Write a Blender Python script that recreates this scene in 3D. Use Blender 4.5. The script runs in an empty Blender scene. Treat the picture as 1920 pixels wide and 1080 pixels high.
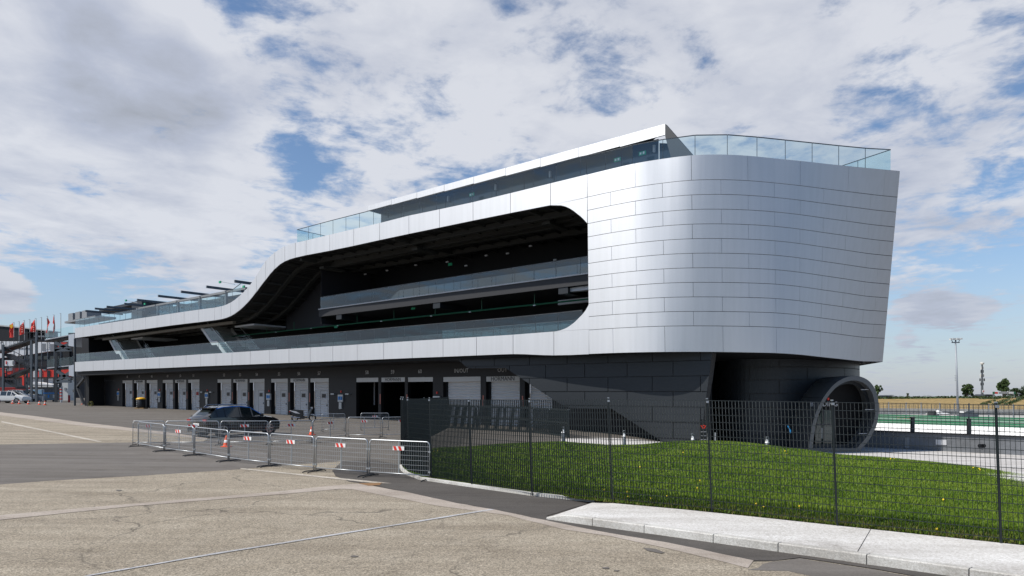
import bpy, math, random
import numpy as np
from mathutils import Vector, Matrix
random.seed(7); rng = np.random.default_rng(7)
sc = bpy.context.scene; COL = sc.collection
R = math.radians
# ------------------------------------------------------------------ camera frame (level camera, 2.3 m high, view shifted up)
FX, H0, CX, CZ = 1200.0, 735.0, 960.0, 2.3
TILT = 0.0088                     # the yard falls gently to the east
def P(x, y, t):                   # point at distance t in front of the lens
    return Vector(((x-CX)/FX*t, t, CZ+(H0-y)/FX*t))
def ss(a): a = max(0., min(1., a)); return a*a*(3-2*a)
def Z(X, Y):                      # terrain height
    return -TILT*X - 0.8*ss((X-4)/10)*ss((Y-20)/9)
def G(x, y, e=0.):                # ray onto the yard's plane
    dx = (x-CX)/FX; k = (y-H0)/FX - TILT*dx
    t = (CZ-e)/max(k, 1e-4); return Vector((dx*t, t, CZ-(y-H0)/FX*t))
def GT(x, t, e=0.):
    X = (x-CX)/FX*t; return Vector((X, t, Z(X, t)+e))
# facade frame: s runs left/away along the pit building, b goes back into it
D = Vector((-.7849, .6197, 0)); N = Vector((-.6197, -.7849, 0)); O = N*-30
def W(s, b, z): return O + D*s - N*b + Vector((0, 0, z))
def ft(x, b=0.): return (30+b)/(.6197*(x-CX)/FX+.7849)
def FP(x, y, b=0.): return P(x, y, ft(x, b))
def fs(x, b=0.):
    t = ft(x, b); return (Vector(((x-CX)/FX*t, t, 0))-O).dot(D)
def fz(x, y, b=0.): return CZ+(H0-y)/FX*ft(x, b)
def zg(s, b=3.4): p = W(s, b, 0); return -TILT*p.x

# ------------------------------------------------------------------ mesh builder
class MB:
    def __init__(s, f=None): s.v = []; s.q = []; s.f = f
    def add(s, vs, fs_):
        o = len(s.v); s.v += [tuple(s.f(*v)) if s.f else tuple(v) for v in vs]; s.q += [tuple(i+o for i in q) for q in fs_]; return s
    def box(s, a0, a1, b0, b1, c0, c1):
        return s.add([(a, b, c) for c in (c0, c1) for b in (b0, b1) for a in (a0, a1)],
                     [(0,2,3,1),(4,5,7,6),(0,1,5,4),(2,6,7,3),(0,4,6,2),(1,3,7,5)])
    def prism(s, poly, off):       # poly of 3D points, off vector (in local coords)
        n = len(poly); off = Vector(off)
        vs = [Vector(p) for p in poly]+[Vector(p)+off for p in poly]
        return s.add([tuple(v) for v in vs], [tuple(range(n)), tuple(range(2*n-1, n-1, -1))]+[(i, i+n, (i+1) % n+n, (i+1) % n) for i in range(n)])
    def quad(s, *p): return s.add(p, [tuple(range(len(p)))])
    def bar(s, p, q, w=.05, h=None):
        p, q = Vector(p), Vector(q); h = h or w; d = q-p
        if d.length < 1e-6: return s
        d.normalize(); u = Vector((0, 0, 1)) if abs(d.z) < .95 else Vector((0, 1, 0))
        a = d.cross(u).normalized()*w/2; c = a.normalized().cross(d).normalized()*h/2
        vs = [p-a-c, p+a-c, p+a+c, p-a+c, q-a-c, q+a-c, q+a+c, q-a+c]
        return s.add([tuple(v) for v in vs], [(0,3,2,1),(4,5,6,7),(0,1,5,4),(1,2,6,5),(2,3,7,6),(3,0,4,7)])
    def tube(s, pts, r, n=8, cap=True):
        pts = [Vector(p) for p in pts]; rs = r if isinstance(r, (list, tuple)) else [r]*len(pts); vs = []; fq = []
        for i, p in enumerate(pts):
            d = (pts[min(i+1, len(pts)-1)]-pts[max(i-1, 0)]).normalized(); u = Vector((0, 0, 1)) if abs(d.z) < .9 else Vector((1, 0, 0))
            a = d.cross(u).normalized(); c = a.cross(d)
            vs += [tuple(p+(a*math.cos(k*2*math.pi/n)+c*math.sin(k*2*math.pi/n))*rs[i]) for k in range(n)]
        for i in range(len(pts)-1):
            fq += [(i*n+k, i*n+(k+1) % n, (i+1)*n+(k+1) % n, (i+1)*n+k) for k in range(n)]
        if cap: fq += [tuple(range(n-1, -1, -1)), tuple(range((len(pts)-1)*n, len(pts)*n))]
        return s.add(vs, fq)
    def lathe(s, prof, n=16, c=(0, 0, 0)):      # (r, z) profile round z
        vs = [(c[0]+r*math.cos(k*2*math.pi/n), c[1]+r*math.sin(k*2*math.pi/n), c[2]+z) for r, z in prof for k in range(n)]
        fq = [(i*n+k, i*n+(k+1) % n, (i+1)*n+(k+1) % n, (i+1)*n+k) for i in range(len(prof)-1) for k in range(n)]
        return s.add(vs, fq)
    def ring(s, c, ax, r0, r1, h, n=24):        # annular solid, axis ax, centre of its front face c
        c = Vector(c); ax = Vector(ax).normalized(); u = Vector((0, 0, 1)); a = ax.cross(u).normalized() if abs(ax.z) < .9 else Vector((1, 0, 0)); b = a.cross(ax)
        vs = []
        for rr, hh in ((r0, 0), (r1, 0), (r1, h), (r0, h)):
            vs += [tuple(c+ax*hh+(a*math.cos(k*2*math.pi/n)+b*math.sin(k*2*math.pi/n))*rr) for k in range(n)]
        return s.add(vs, [(i*n+k, i*n+(k+1) % n, ((i+1) % 4)*n+(k+1) % n, ((i+1) % 4)*n+k) for i in range(4) for k in range(n)])
    def mesh(s, name, smooth=False):
        m = bpy.data.meshes.new(name); m.from_pydata(s.v, [], s.q); m.validate()
        if smooth: m.polygons.foreach_set('use_smooth', [True]*len(m.polygons))
        m.update(); return m

def tag(o, label=None, cat=None, group=None, kind=None):
    if label: o['label'] = label
    if cat: o['category'] = cat
    if group: o['group'] = group
    if kind: o['kind'] = kind
    return o
def thing(name, label, cat, loc=(0, 0, 0), rz=0, group=None):
    o = bpy.data.objects.new(name, None); COL.objects.link(o); o.location = loc; o.rotation_euler = (0, 0, rz)
    return tag(o, label, cat, group)
def obj(name, mb, mat, parent=None, world=False, smooth=False, label=None):
    me = mb.mesh(name, smooth) if isinstance(mb, MB) else mb
    if mat: me.materials.clear(); me.materials.append(mat)
    o = bpy.data.objects.new(name, me); COL.objects.link(o)
    if parent:
        o.parent = parent
        if world:
            if parent.type == 'EMPTY': o.matrix_parent_inverse = (Matrix.Translation(parent.location) @ Matrix.Rotation(parent.rotation_euler.z, 4, 'Z')).inverted()
    if label: o['label'] = label
    return o
def copy_tree(o, parent=None):
    c = o.copy(); COL.objects.link(c)
    if parent: c.parent = parent
    for ch in list(o.children): copy_tree(ch, c)
    return c
def struct(name, mb, mat, smooth=False):
    o = obj(name, mb, mat, smooth=smooth); o['kind'] = 'structure'; return o
def text_mesh(s, size, depth=.01, align='CENTER'):
    cu = bpy.data.curves.new('lettering', 'FONT'); cu.body = s; cu.size = size; cu.extrude = depth; cu.align_x = align; cu.align_y = 'CENTER'; cu.resolution_u = 2
    o = bpy.data.objects.new('lettering', cu); COL.objects.link(o); bpy.context.view_layer.update()
    me = bpy.data.meshes.new_from_object(o.evaluated_get(bpy.context.evaluated_depsgraph_get()))
    bpy.data.objects.remove(o); return me
def frame_mat(right, up, out, loc):
    M = Matrix.Identity(4)
    for i in range(3): M[i][0] = right[i]; M[i][1] = up[i]; M[i][2] = out[i]; M[i][3] = loc[i]
    return M
def text(s, size, loc, mat, parent=None, right=None, out=None, name='lettering', depth=.008, sx=1.):
    right = Vector(right or -D); out = Vector(out or N); me = text_mesh(s, size, depth)
    me.transform(frame_mat(right*sx, Vector((0, 0, 1)), out, loc)); return obj(name, me, mat, parent, world=True)

# ------------------------------------------------------------------ materials
def nt(m): m.use_nodes = True; return m.node_tree, m.node_tree.nodes['Principled BSDF']
def srgb(*c): return tuple(((v/255)/12.92 if v/255 <= .04045 else ((v/255+.055)/1.055)**2.4) for v in c)+(1,)
def mat(name, col, rough=.6, metal=0., var=.08, scale=3., bump=0., bscale=60., spec=.5, emit=0., coat=0., ramp2=None):
    m = bpy.data.materials.new(name); t, b = nt(m); L = t.links
    c = tuple(col)+((1,) if len(col) == 3 else ())
    b.inputs['Roughness'].default_value = rough; b.inputs['Metallic'].default_value = metal
    b.inputs['Specular IOR Level'].default_value = spec; b.inputs['Coat Weight'].default_value = coat
    tc = t.nodes.new('ShaderNodeTexCoord'); no = t.nodes.new('ShaderNodeTexNoise'); no.inputs['Scale'].default_value = scale; no.inputs['Detail'].default_value = 6
    L.new(tc.outputs['Object'], no.inputs['Vector'])
    mx = t.nodes.new('ShaderNodeMix'); mx.data_type = 'RGBA'
    mx.inputs[6].default_value = tuple(v*(1-var) for v in c[:3])+(1,)
    mx.inputs[7].default_value = (tuple(ramp2)+(1,)) if ramp2 else tuple(min(1, v*(1+var)) for v in c[:3])+(1,)
    L.new(no.outputs['Fac'], mx.inputs[0]); L.new(mx.outputs[2], b.inputs['Base Color'])
    if emit: L.new(mx.outputs[2], b.inputs['Emission Color']); b.inputs['Emission Strength'].default_value = emit
    if bump:
        n2 = t.nodes.new('ShaderNodeTexNoise'); n2.inputs['Scale'].default_value = bscale; n2.inputs['Detail'].default_value = 4; L.new(tc.outputs['Object'], n2.inputs['Vector'])
        bp = t.nodes.new('ShaderNodeBump'); bp.inputs['Strength'].default_value = bump; bp.inputs['Distance'].default_value = .02; L.new(n2.outputs['Fac'], bp.inputs['Height']); L.new(bp.outputs['Normal'], b.inputs['Normal'])
    return m
def glass(name, tint, refl=.12, rough=.0, refcol=(.9, .95, 1)):
    m = bpy.data.materials.new(name); t, b = nt(m); L = t.links; out = [n for n in t.nodes if n.type == 'OUTPUT_MATERIAL'][0]; t.nodes.remove(b)
    tr = t.nodes.new('ShaderNodeBsdfTransparent'); tr.inputs[0].default_value = tuple(tint)+(1,)
    gl = t.nodes.new('ShaderNodeBsdfGlossy'); gl.inputs['Roughness'].default_value = rough; gl.inputs[0].default_value = tuple(refcol)+(1,)
    fr = t.nodes.new('ShaderNodeFresnel'); fr.inputs[0].default_value = 1.45
    ad = t.nodes.new('ShaderNodeMath'); ad.operation = 'MULTIPLY_ADD'; ad.inputs[1].default_value = 1.; ad.inputs[2].default_value = refl-.04; ad.use_clamp = True
    mx = t.nodes.new('ShaderNodeMixShader'); L.new(fr.outputs[0], ad.inputs[0]); ge = t.nodes.new('ShaderNodeNewGeometry'); iv_ = t.nodes.new('ShaderNodeMath'); iv_.operation = 'SUBTRACT'; iv_.inputs[0].default_value = 1.; L.new(ge.outputs['Backfacing'], iv_.inputs[1]); mu = t.nodes.new('ShaderNodeMath'); mu.operation = 'MULTIPLY'; L.new(ad.outputs[0], mu.inputs[0]); L.new(iv_.outputs[0], mu.inputs[1])
    L.new(mu.outputs[0], mx.inputs[0]); L.new(tr.outputs[0], mx.inputs[1]); L.new(gl.outputs[0], mx.inputs[2]); L.new(mx.outputs[0], out.inputs[0])
    return m
def ground_mat(name, ca, cb, cc, speck=.35, grain=45., crack=0., big=.25, rough=.9, patch=None, crackscale=.35):
    """aggregate surface: fine stones, broad blotches, optional crack lines"""
    m = bpy.data.materials.new(name); t, b = nt(m); L = t.links; A = t.nodes.new
    b.inputs['Roughness'].default_value = rough; b.inputs['Specular IOR Level'].default_value = .25
    tc = A('ShaderNodeTexCoord')
    def noise(s, d=5, r=.6):
        n = A('ShaderNodeTexNoise'); n.inputs['Scale'].default_value = s; n.inputs['Detail'].default_value = d; n.inputs['Roughness'].default_value = r; L.new(tc.outputs['Object'], n.inputs['Vector']); return n.outputs['Fac']
    def ramp(f, p0, p1, c0=(0, 0, 0, 1), c1=(1, 1, 1, 1)):
        r = A('ShaderNodeValToRGB'); r.color_ramp.elements[0].position = p0; r.color_ramp.elements[1].position = p1; r.color_ramp.elements[0].color = c0; r.color_ramp.elements[1].color = c1; L.new(f, r.inputs[0]); return r.outputs[0]
    def mix(f, a, c, bl='MIX'):
        x = A('ShaderNodeMix'); x.data_type = 'RGBA'; x.blend_type = bl
        if isinstance(f, float): x.inputs[0].default_value = f
        else: L.new(f, x.inputs[0])
        for k, v in ((6, a), (7, c)):
            if isinstance(v, tuple): x.inputs[k].default_value = v
            else: L.new(v, x.inputs[k])
        return x.outputs[2]
    base = mix(ramp(noise(.35, 6), .38, .62), ca+(1,), cb+(1,))
    base = mix(ramp(noise(2.2, 5), .45, .72), base, mix(.5, base, cc+(1,)))
    vo = A('ShaderNodeTexVoronoi'); vo.inputs['Scale'].default_value = grain; L.new(tc.outputs['Object'], vo.inputs['Vector'])
    sepc = A('ShaderNodeSeparateColor'); L.new(vo.outputs['Color'], sepc.inputs[0]); base = mix(speck, base, mix(1., base, ramp(sepc.outputs[0], 0., 1., (.08, .08, .08, 1), (.95, .95, .95, 1)), 'OVERLAY'))
    fine = noise(grain*1.6, 3, .7)
    base = mix(big, base, mix(1., base, ramp(fine, .3, .7, (.25, .25, .25, 1), (.8, .8, .8, 1)), 'OVERLAY'))
    base = mix(speck*.8, base, mix(1., base, ramp(noise(grain*.5, 4, .75), .34, .66, (.2, .2, .2, 1), (.82, .82, .82, 1)), 'OVERLAY'))
    ms = A('ShaderNodeMapping'); ms.inputs['Rotation'].default_value = (0, 0, R(38)); ms.inputs['Scale'].default_value = (.12, 1.3, 1); L.new(tc.outputs['Object'], ms.inputs[0])
    ns = A('ShaderNodeTexNoise'); ns.inputs['Scale'].default_value = 1.; ns.inputs['Detail'].default_value = 7; ns.inputs['Roughness'].default_value = .65; L.new(ms.outputs[0], ns.inputs['Vector'])
    base = mix(.75, base, mix(1., base, ramp(ns.outputs['Fac'], .36, .62, (.66, .64, .62, 1), (1, 1, 1, 1)), 'MULTIPLY'))
    base = mix(.5, base, mix(1., base, ramp(noise(.9, 6, .7), .30, .44, (.6, .58, .56, 1), (1, 1, 1, 1)), 'MULTIPLY'))
    if crack:
        ds = A('ShaderNodeTexNoise'); ds.inputs['Scale'].default_value = 1.3; ds.inputs['Detail'].default_value = 6; L.new(tc.outputs['Object'], ds.inputs['Vector'])
        vm = A('ShaderNodeVectorMath'); vm.operation = 'MULTIPLY_ADD'; L.new(ds.outputs['Color'], vm.inputs[0]); vm.inputs[1].default_value = (1.1, 1.1, 0); L.new(tc.outputs['Object'], vm.inputs[2])
        v2 = A('ShaderNodeTexVoronoi'); v2.feature = 'DISTANCE_TO_EDGE'; v2.inputs['Scale'].default_value = crackscale; L.new(vm.outputs[0], v2.inputs['Vector'])
        line = ramp(v2.outputs['Distance'], .0, .0075*crack, (1, 1, 1, 1), (0, 0, 0, 1)); msk = ramp(noise(.23, 2), .44, .56)
        mm = A('ShaderNodeMath'); mm.operation = 'MULTIPLY'; L.new(line, mm.inputs[0]); L.new(msk, mm.inputs[1]); m2 = A('ShaderNodeMath'); m2.operation = 'MULTIPLY'; m2.inputs[1].default_value = .7; L.new(mm.outputs[0], m2.inputs[0])
        base = mix(m2.outputs[0], base, (.045, .04, .035, 1))
    L.new(base, b.inputs['Base Color'])
    bp = A('ShaderNodeBump'); bp.inputs['Strength'].default_value = .5; bp.inputs['Distance'].default_value = .012; L.new(fine, bp.inputs['Height']); L.new(bp.outputs['Normal'], b.inputs['Normal'])
    return m
def silver_mat():
    m = bpy.data.materials.new('silver_composite_panel'); t, b = nt(m); L = t.links; A = t.nodes.new
    b.inputs['Metallic'].default_value = .93; b.inputs['Roughness'].default_value = .40; b.inputs['Specular IOR Level'].default_value = .5
    tc = A('ShaderNodeTexCoord'); mp = A('ShaderNodeMapping'); mp.inputs['Scale'].default_value = (5, 5, .18); L.new(tc.outputs['Object'], mp.inputs[0])
    n = A('ShaderNodeTexNoise'); n.inputs['Scale'].default_value = 1.; n.inputs['Detail'].default_value = 5; L.new(mp.outputs[0], n.inputs['Vector'])
    r = A('ShaderNodeValToRGB'); r.color_ramp.elements[0].position = .3; r.color_ramp.elements[1].position = .62; r.color_ramp.elements[0].color = (.60, .61, .625, 1); r.color_ramp.elements[1].color = (.63, .64, .66, 1); L.new(n.outputs['Fac'], r.inputs[0])
    at = A('ShaderNodeObjectInfo'); L.new(r.outputs[0], b.inputs['Base Color'])
    n3 = A('ShaderNodeTexNoise'); n3.inputs['Scale'].default_value = .45; n3.inputs['Detail'].default_value = 2; L.new(tc.outputs['Object'], n3.inputs['Vector'])
    bp = A('ShaderNodeBump'); bp.inputs['Strength'].default_value = .05; bp.inputs['Distance'].default_value = .05; L.new(n3.outputs['Fac'], bp.inputs['Height']); L.new(bp.outputs['Normal'], b.inputs['Normal'])
    mr = A('ShaderNodeMapRange'); mr.inputs[3].default_value = .54; mr.inputs[4].default_value = .60; L.new(n.outputs['Fac'], mr.inputs[0]); L.new(mr.outputs[0], b.inputs['Roughness'])
    return m
M = {}
M['silver'] = silver_mat()
M['joint'] = mat('joint_black', (.03, .03, .032), .7)
M['slate'] = mat('slate_panel', (.019, .023, .028), .45, .2, .1, .6)
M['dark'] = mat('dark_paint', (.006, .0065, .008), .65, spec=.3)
M['steel'] = mat('dark_steel', (.035, .038, .042), .5, .3)
M['rib'] = mat('rib_steel', (.045, .047, .044), .6, .1)
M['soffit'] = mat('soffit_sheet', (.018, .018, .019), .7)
M['greysteel'] = mat('grey_steel', (.10, .115, .13), .5, .3)
M['midgrey'] = mat('mid_grey_paint', (.20, .21, .22), .5)
M['lgrey'] = mat('light_grey_paint', (.50, .50, .51), .5, .1)
M['wallA'] = mat('anthracite_wall', (.009, .0095, .012), .55, .1, .15, .8)
def corrugated(name, col, sc_, var=.5, rough=.5):
    m = mat(name, col, rough, .1, .06, 1.5); t = m.node_tree; b = t.nodes['Principled BSDF']
    tc = t.nodes.new('ShaderNodeTexCoord'); w = t.nodes.new('ShaderNodeTexWave'); w.bands_direction = 'Z'; w.inputs['Scale'].default_value = sc_; t.links.new(tc.outputs['Object'], w.inputs['Vector'])
    bp = t.nodes.new('ShaderNodeBump'); bp.inputs['Strength'].default_value = var; bp.inputs['Distance'].default_value = .05; t.links.new(w.outputs['Fac'], bp.inputs['Height']); t.links.new(bp.outputs['Normal'], b.inputs['Normal'])
    return m
M['door'] = corrugated('door_slat_paint', (.62, .62, .63), 1.6, .9)
M['doorhead'] = mat('door_header', (.58, .58, .58), .5)
M['glassR'] = glass('balustrade_glass', (.90, .965, .965), .09, refcol=(.8, .92, 1))
M['glassD'] = mat('dark_window_glass', (.012, .016, .018), .04, 0, .05, 1., spec=.9)
M['pav'] = mat('pavilion_glass', (.07, .09, .09), .12, 0, .15, 1., spec=.7)
M['rail'] = mat('handrail_steel', (.09, .095, .10), .35, .6)
M['galv'] = mat('galvanised_steel', (.42, .44, .46), .42, .75, .15, 9.)
M['fence'] = mat('fence_coating', (.018, .024, .026), .4, .2)
M['white'] = mat('white_paint', (.75, .75, .74), .5)
M['offwhite'] = mat('offwhite', (.55, .55, .53), .6)
M['red'] = mat('red_paint', (.60, .03, .015), .5)
M['redd'] = mat('dark_red', (.28, .012, .01), .6)
M['orange'] = mat('cone_orange', (.85, .10, .02), .5)
M['black'] = mat('black_plastic', (.012, .012, .013), .45)
M['rubber'] = mat('tyre_rubber', (.015, .015, .016), .8)
M['yellow'] = mat('yellow_plastic', (.80, .42, .01), .45)
M['blue'] = mat('blue_plastic', (.01, .20, .55), .4)
M['green'] = mat('green_sign', (.01, .28, .14), .5, emit=.06)
M['greenp'] = mat('green_paint', (.02, .13, .065), .55)
M['pipe'] = mat('green_pipe', (.01, .10, .05), .5)
M['carblack'] = mat('black_car_paint', (.008, .009, .011), .12, .3, .02, 1., spec=.7, coat=1.)
M['carwhite'] = mat('white_car_paint', (.62, .62, .61), .25, 0, .02, 1., coat=.8)
M['carglass'] = mat('car_glass', (.015, .02, .02), .05, 0, .02, 1., spec=.9)
M['chrome'] = mat('alloy', (.5, .5, .52), .25, .9)
M['bluetrim'] = mat('blue_trim', (.0, .16, .6), .3, .2)
M['concrete'] = ground_mat('concrete_barrier', (.42, .41, .38), (.36, .35, .33), (.5, .5, .48), .1, 12., 0)
M['kerb'] = ground_mat('kerb_stone', (.60, .59, .56), (.52, .51, .48), (.40, .38, .35), .2, 60., 0)
M['leaf'] = mat('leaf', (.035, .07, .014), .7, 0, .5, 2.5, ramp2=(.07, .12, .025))
M['leafdark'] = mat('leaf_dark', (.022, .045, .012), .7, 0, .5, 2.5, ramp2=(.045, .08, .02))
M['bark'] = mat('bark', (.09, .07, .05), .9)
M['asphalt'] = ground_mat('dark_asphalt', (.125, .113, .10), (.145, .132, .118), (.17, .155, .14), .14, 55., 0, .22)
M['asphaltnew'] = ground_mat('new_asphalt', (.085, .078, .072), (.098, .09, .083), (.11, .10, .09), .14, 60., 0, .25)
M['asphaltmid'] = ground_mat('patch_asphalt', (.155, .142, .13), (.17, .155, .14), (.14, .128, .116), .10, 55., 0, .18)
M['beige'] = ground_mat('worn_aggregate', (.325, .282, .220), (.285, .246, .190), (.36, .318, .255), .50, 62., 1.15, .5, crackscale=.3)
M['strip'] = ground_mat('concrete_strip', (.42, .365, .315), (.38, .33, .285), (.46, .41, .36), .16, 60., 0, .2)
M['linegrey'] = ground_mat('worn_line', (.50, .50, .52), (.42, .42, .43), (.38, .36, .33), .25, 50., 0, .2)
M['linewhite'] = ground_mat('white_line', (.55, .50, .44), (.46, .42, .36), (.38, .34, .28), .3, 30., 0, .3)
M['sidewalk'] = ground_mat('washed_gravel_slab', (.64, .625, .60), (.58, .565, .54), (.68, .665, .64), .30, 42., 0, .45)
M['path'] = ground_mat('pale_paving', (.60, .58, .56), (.55, .53, .51), (.64, .62, .60), .12, 40., 0, .15)
M['runoff'] = ground_mat('runoff_concrete', (.48, .47, .44), (.42, .41, .38), (.52, .51, .48), .1, 3., 0, .1)
M['lawn'] = ground_mat('lawn_soil', (.045, .085, .012), (.035, .07, .01), (.07, .10, .02), .3, 30., 0, .5)
M['dry'] = ground_mat('dry_grass', (.36, .25, .10), (.30, .21, .085), (.24, .20, .07), .2, 2., 0, .4)

# ------------------------------------------------------------------ terrain and paving
xs = [-900,-500,-300,-200,-140,-100,-70,-50,-35,-25,-18,-12,-8,-4,0,3]+[4+i*.8 for i in range(14)]+[16,20,26,34,45,60,80,110,150,220,350,600,1000,1500]
ys = [-30,-10,0,4,8,12,16]+[19+i*.8 for i in range(15)]+[32,36,42,50,60,75,95,120,160,220,320,500,900,1600]
g = MB(); nx = len(xs)
g.add([(x, y, Z(x, y)-.004) for y in ys for x in xs], [(j*nx+i, j*nx+i+1, (j+1)*nx+i+1, (j+1)*nx+i) for j in range(len(ys)-1) for i in range(nx-1)])
struct('ground', g, M['asphalt'], True)
def smoothline(pts, step, jit):
    out = []
    for i in range(len(pts)):
        a, b = pts[i], pts[(i+1) % len(pts)]; n = max(1, min(60, int((b-a).length/step))) if jit else 1
        for k in range(n):
            p = a.lerp(b, k/n)
            if jit and (k or i): p = p+Vector((random.uniform(-jit, jit), random.uniform(-jit, jit), 0))
            p.z = -TILT*p.x; out.append(p)
    return out
def sheet(name, px, m, e, jit=.0, step=.35):
    pts = smoothline([G(x, y) for x, y in px], step, jit)
    mb = MB(); mb.add([(p.x, p.y, p.z+e) for p in pts], [tuple(range(len(pts)))]); return struct(name, mb, m)
sheet('yard_surface_far', [(-700,742),(-300,752),(0,774),(63,781),(157,793.5),(245,803),(330,813.5),(390,823),(380,829),(245,829.7),(192,831),(0,833.5),(-700,838)], M['beige'], .002, .03, .6)
sheet('yard_surface', [(-2500,960),(-600,928),(0,908.4),(94,901.5),(204.6,895.2),(330,888),(450,880),(508,875),(600,868),(641,865),(623,883),(630,893),(654,903),(687,908),(764,925),(857,945),(926,957),(1060,985),(1143,1001),(1254,1020),(1412,1053),(1450,1053),(1500,1047),(1560,1056),(1640,1068),(1760,1090),(2600,1240),(4500,2400),(-4500,2400)], M['beige'], .002, .015, .3)
sheet('yard_patch', [(-900,838),(0,833.6),(245,829.7),(420,827),(500,850),(508,875),(450,880),(330,888),(204.6,895.2),(94,901.5),(0,908.4),(-600,928),(-2400,962)], M['asphaltmid'], .004, .02, .4)
sheet('road_strip', [(623,883),(641,865),(700,862),(752,872),(775,889),(884,908.9),(998,924.7),(1117.4,940.5),(1024,967.8),(1215,997.5),(1467,1034.5),(1623,1058.5),(1830,1086),(2600,1215),(2600,1235),(1760,1089),(1640,1067),(1560,1055),(1500,1046),(1450,1052),(1412,1052),(1254,1019),(1143,1000),(1060,984),(926,956),(857,944),(764,923.6),(687,907),(654,902.5),(630,892.6)], M['asphaltnew'], .006, .012, .3)
sheet('concrete_strip', [(500,925),(530,921),(610,912.5),(640,909.5),(680,907.5),(687,909.5),(764,923.6),(857,944),(926,956),(1060,984),(1143,1000),(1254,1018.5),(1412,1051.7),(1402,1066),(1287,1037),(1144,1006),(1060,994),(950,966.6),(812,947.6),(744,934),(660,918),(640,917),(540,926)], M['strip'], .008, .012, .25)
sheet('concrete_strip', [(-700,1018),(0,966.6),(252,944.6),(480,925.7),(545,920),(545,926),(480,931),(252,949.5),(0,975.5),(-700,1032)], M['strip'], .0085, .01, .3)
sheet('concrete_strip', [(-500,748),(0,773),(63,780),(157,792.5),(245,802.5),(330,812.5),(390,822),(384,825),(330,817),(245,808),(157,799),(63,786.5),(0,779),(-500,752)], M['strip'], .006, .03, .6)
sheet('marking', [(157,1081),(400,1038.4),(726,986.6),(919,955.4),(928,956),(728,988.6),(400,1041),(168,1081)], M['linegrey'], .0105, .006, .3)
sheet('marking', [(451,878),(560,889),(700,903.3),(735,907),(700,906.3),(560,891.5),(451,880)], M['linewhite'], .0105, .006, .3)
sheet('marking', [(3,789.8),(192,828),(184,829),(3,792)], M['linewhite'], .0105, .01, .4)
sheet('marking', [(672,906.5),(716,906),(712,910.3),(690,911.5)], mat('rust_stain', (.22, .12, .05), .8), .012, .01, .1)
sheet('yard_repair', [(1205,1028),(1228,1030),(1246,1037),(1238,1039),(1215,1034)], M['asphaltmid'], .010, .01, .1)
sheet('yard_repair', [(1448,1053.5),(1500,1048),(1560,1057),(1640,1069),(1760,1092),(1600,1098),(1480,1072),(1400,1070)], M['asphaltmid'], .005, .03, .2)
for cx_, cy_, w_ in ((1135,1066,7),(1156,1071,6),(223,920,6),(664,1044,8)):
    sheet('yard_repair', [(cx_+w_*math.cos(a), cy_+w_*.2*math.sin(a)) for a in [k*.785 for k in range(8)]], M['asphaltmid'], .010, .012, .06)
# raised pavement with kerb stones
kf = [(1024,966.4),(1110,979),(1215.6,993.5),(1467,1029),(1623,1050.5),(1807,1077),(2200,1133),(3200,1275)]
kbk = [(1117.4,940.5),(1287.5,955.8),(1430,970.5),(1570,985.5),(1877,1018),(2200,1051),(3200,1150)]
def GK(x, y, e): p = G(x, y, e); return p
front = [GK(x, y+7.5, 0) for x, y in kf]; HK = .12
def up(p, e): return Vector((p.x, p.y, -TILT*p.x+e))
back = [GK(x, y, HK) for x, y in kbk]
def resample(pl, n):
    L_ = [0]
    for a, b in zip(pl, pl[1:]): L_.append(L_[-1]+(b-a).length)
    out = []
    for i in range(n):
        d = L_[-1]*i/(n-1); k = max(0, min(len(pl)-2, next((j for j in range(len(L_)-1) if L_[j+1] >= d), len(pl)-2)))
        out.append(pl[k].lerp(pl[k+1], (d-L_[k])/(L_[k+1]-L_[k])))
    return out
fr_, bk_ = resample(front, 60), resample(back, 60)
mb = MB(); inn = [a+(b-a).normalized()*.13 for a, b in zip(fr_, bk_)]
ramp_ = [min(1., .25+i/3.) for i in range(60)]
def lower(p, r): k = (CZ-HK*r)/(CZ-HK); return Vector((p.x*k, p.y*k, 0))
bk_ = [lower(p, r) for p, r in zip(bk_, ramp_)]
vs = [up(p, .006+(HK-.006)*r) for p, r in zip(inn, ramp_)]+[up(p, .006+(HK-.006)*max(r, .1)) for p, r in zip(bk_, ramp_)]
mb.add(vs, [(i, i+1, 61+i, 60+i) for i in range(59)])
struct('pavement', mb, M['sidewalk'])
KJ = [min(range(60), key=lambda k: abs(fr_[k].x/fr_[k].y*FX+CX-x)) for x in (1114,1215,1334,1467,1623,1807,2030,2330,2700)]+[59]
kb = MB(); i = 0
while i < 59:
    n = next((q-i for q in KJ if q > i), 59-i); j = min(59, i+max(1, n))
    d = (fr_[j]-fr_[i]).normalized()*.007
    for a in range(i, j):
        p0, p1, q0, q1 = fr_[a]+(d if a == i else Vector()), fr_[a+1]-(d if a+1 == j else Vector()), inn[a]+(d if a == i else Vector()), inn[a+1]-(d if a+1 == j else Vector())
        h0, h1 = .01+(HK+.004)*ramp_[a], .01+(HK+.004)*ramp_[a+1]
        c0, c1 = p0+(q0-p0)*.12, p1+(q1-p1)*.12
        V_ = [up(p0, -.02), up(p1, -.02), up(p1, h1-.015), up(p0, h0-.015), up(c0, h0), up(c1, h1), up(q1, h1), up(q0, h0), up(q1, -.02), up(q0, -.02)]
        kb.add(V_, [(0, 1, 2, 3), (3, 2, 5, 4), (4, 5, 6, 7), (9, 7, 6, 8), (0, 3, 4, 7, 9), (1, 8, 6, 5, 2)])
    i = j
struct('kerb', kb, M['kerb'])
mb = MB(); a, b = GK(1570+60, 985.5+8, HK), GK(1552, 1043, HK); a = G(1632, 992, HK+.002); b = G(1606, 1036, HK+.002)
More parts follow.
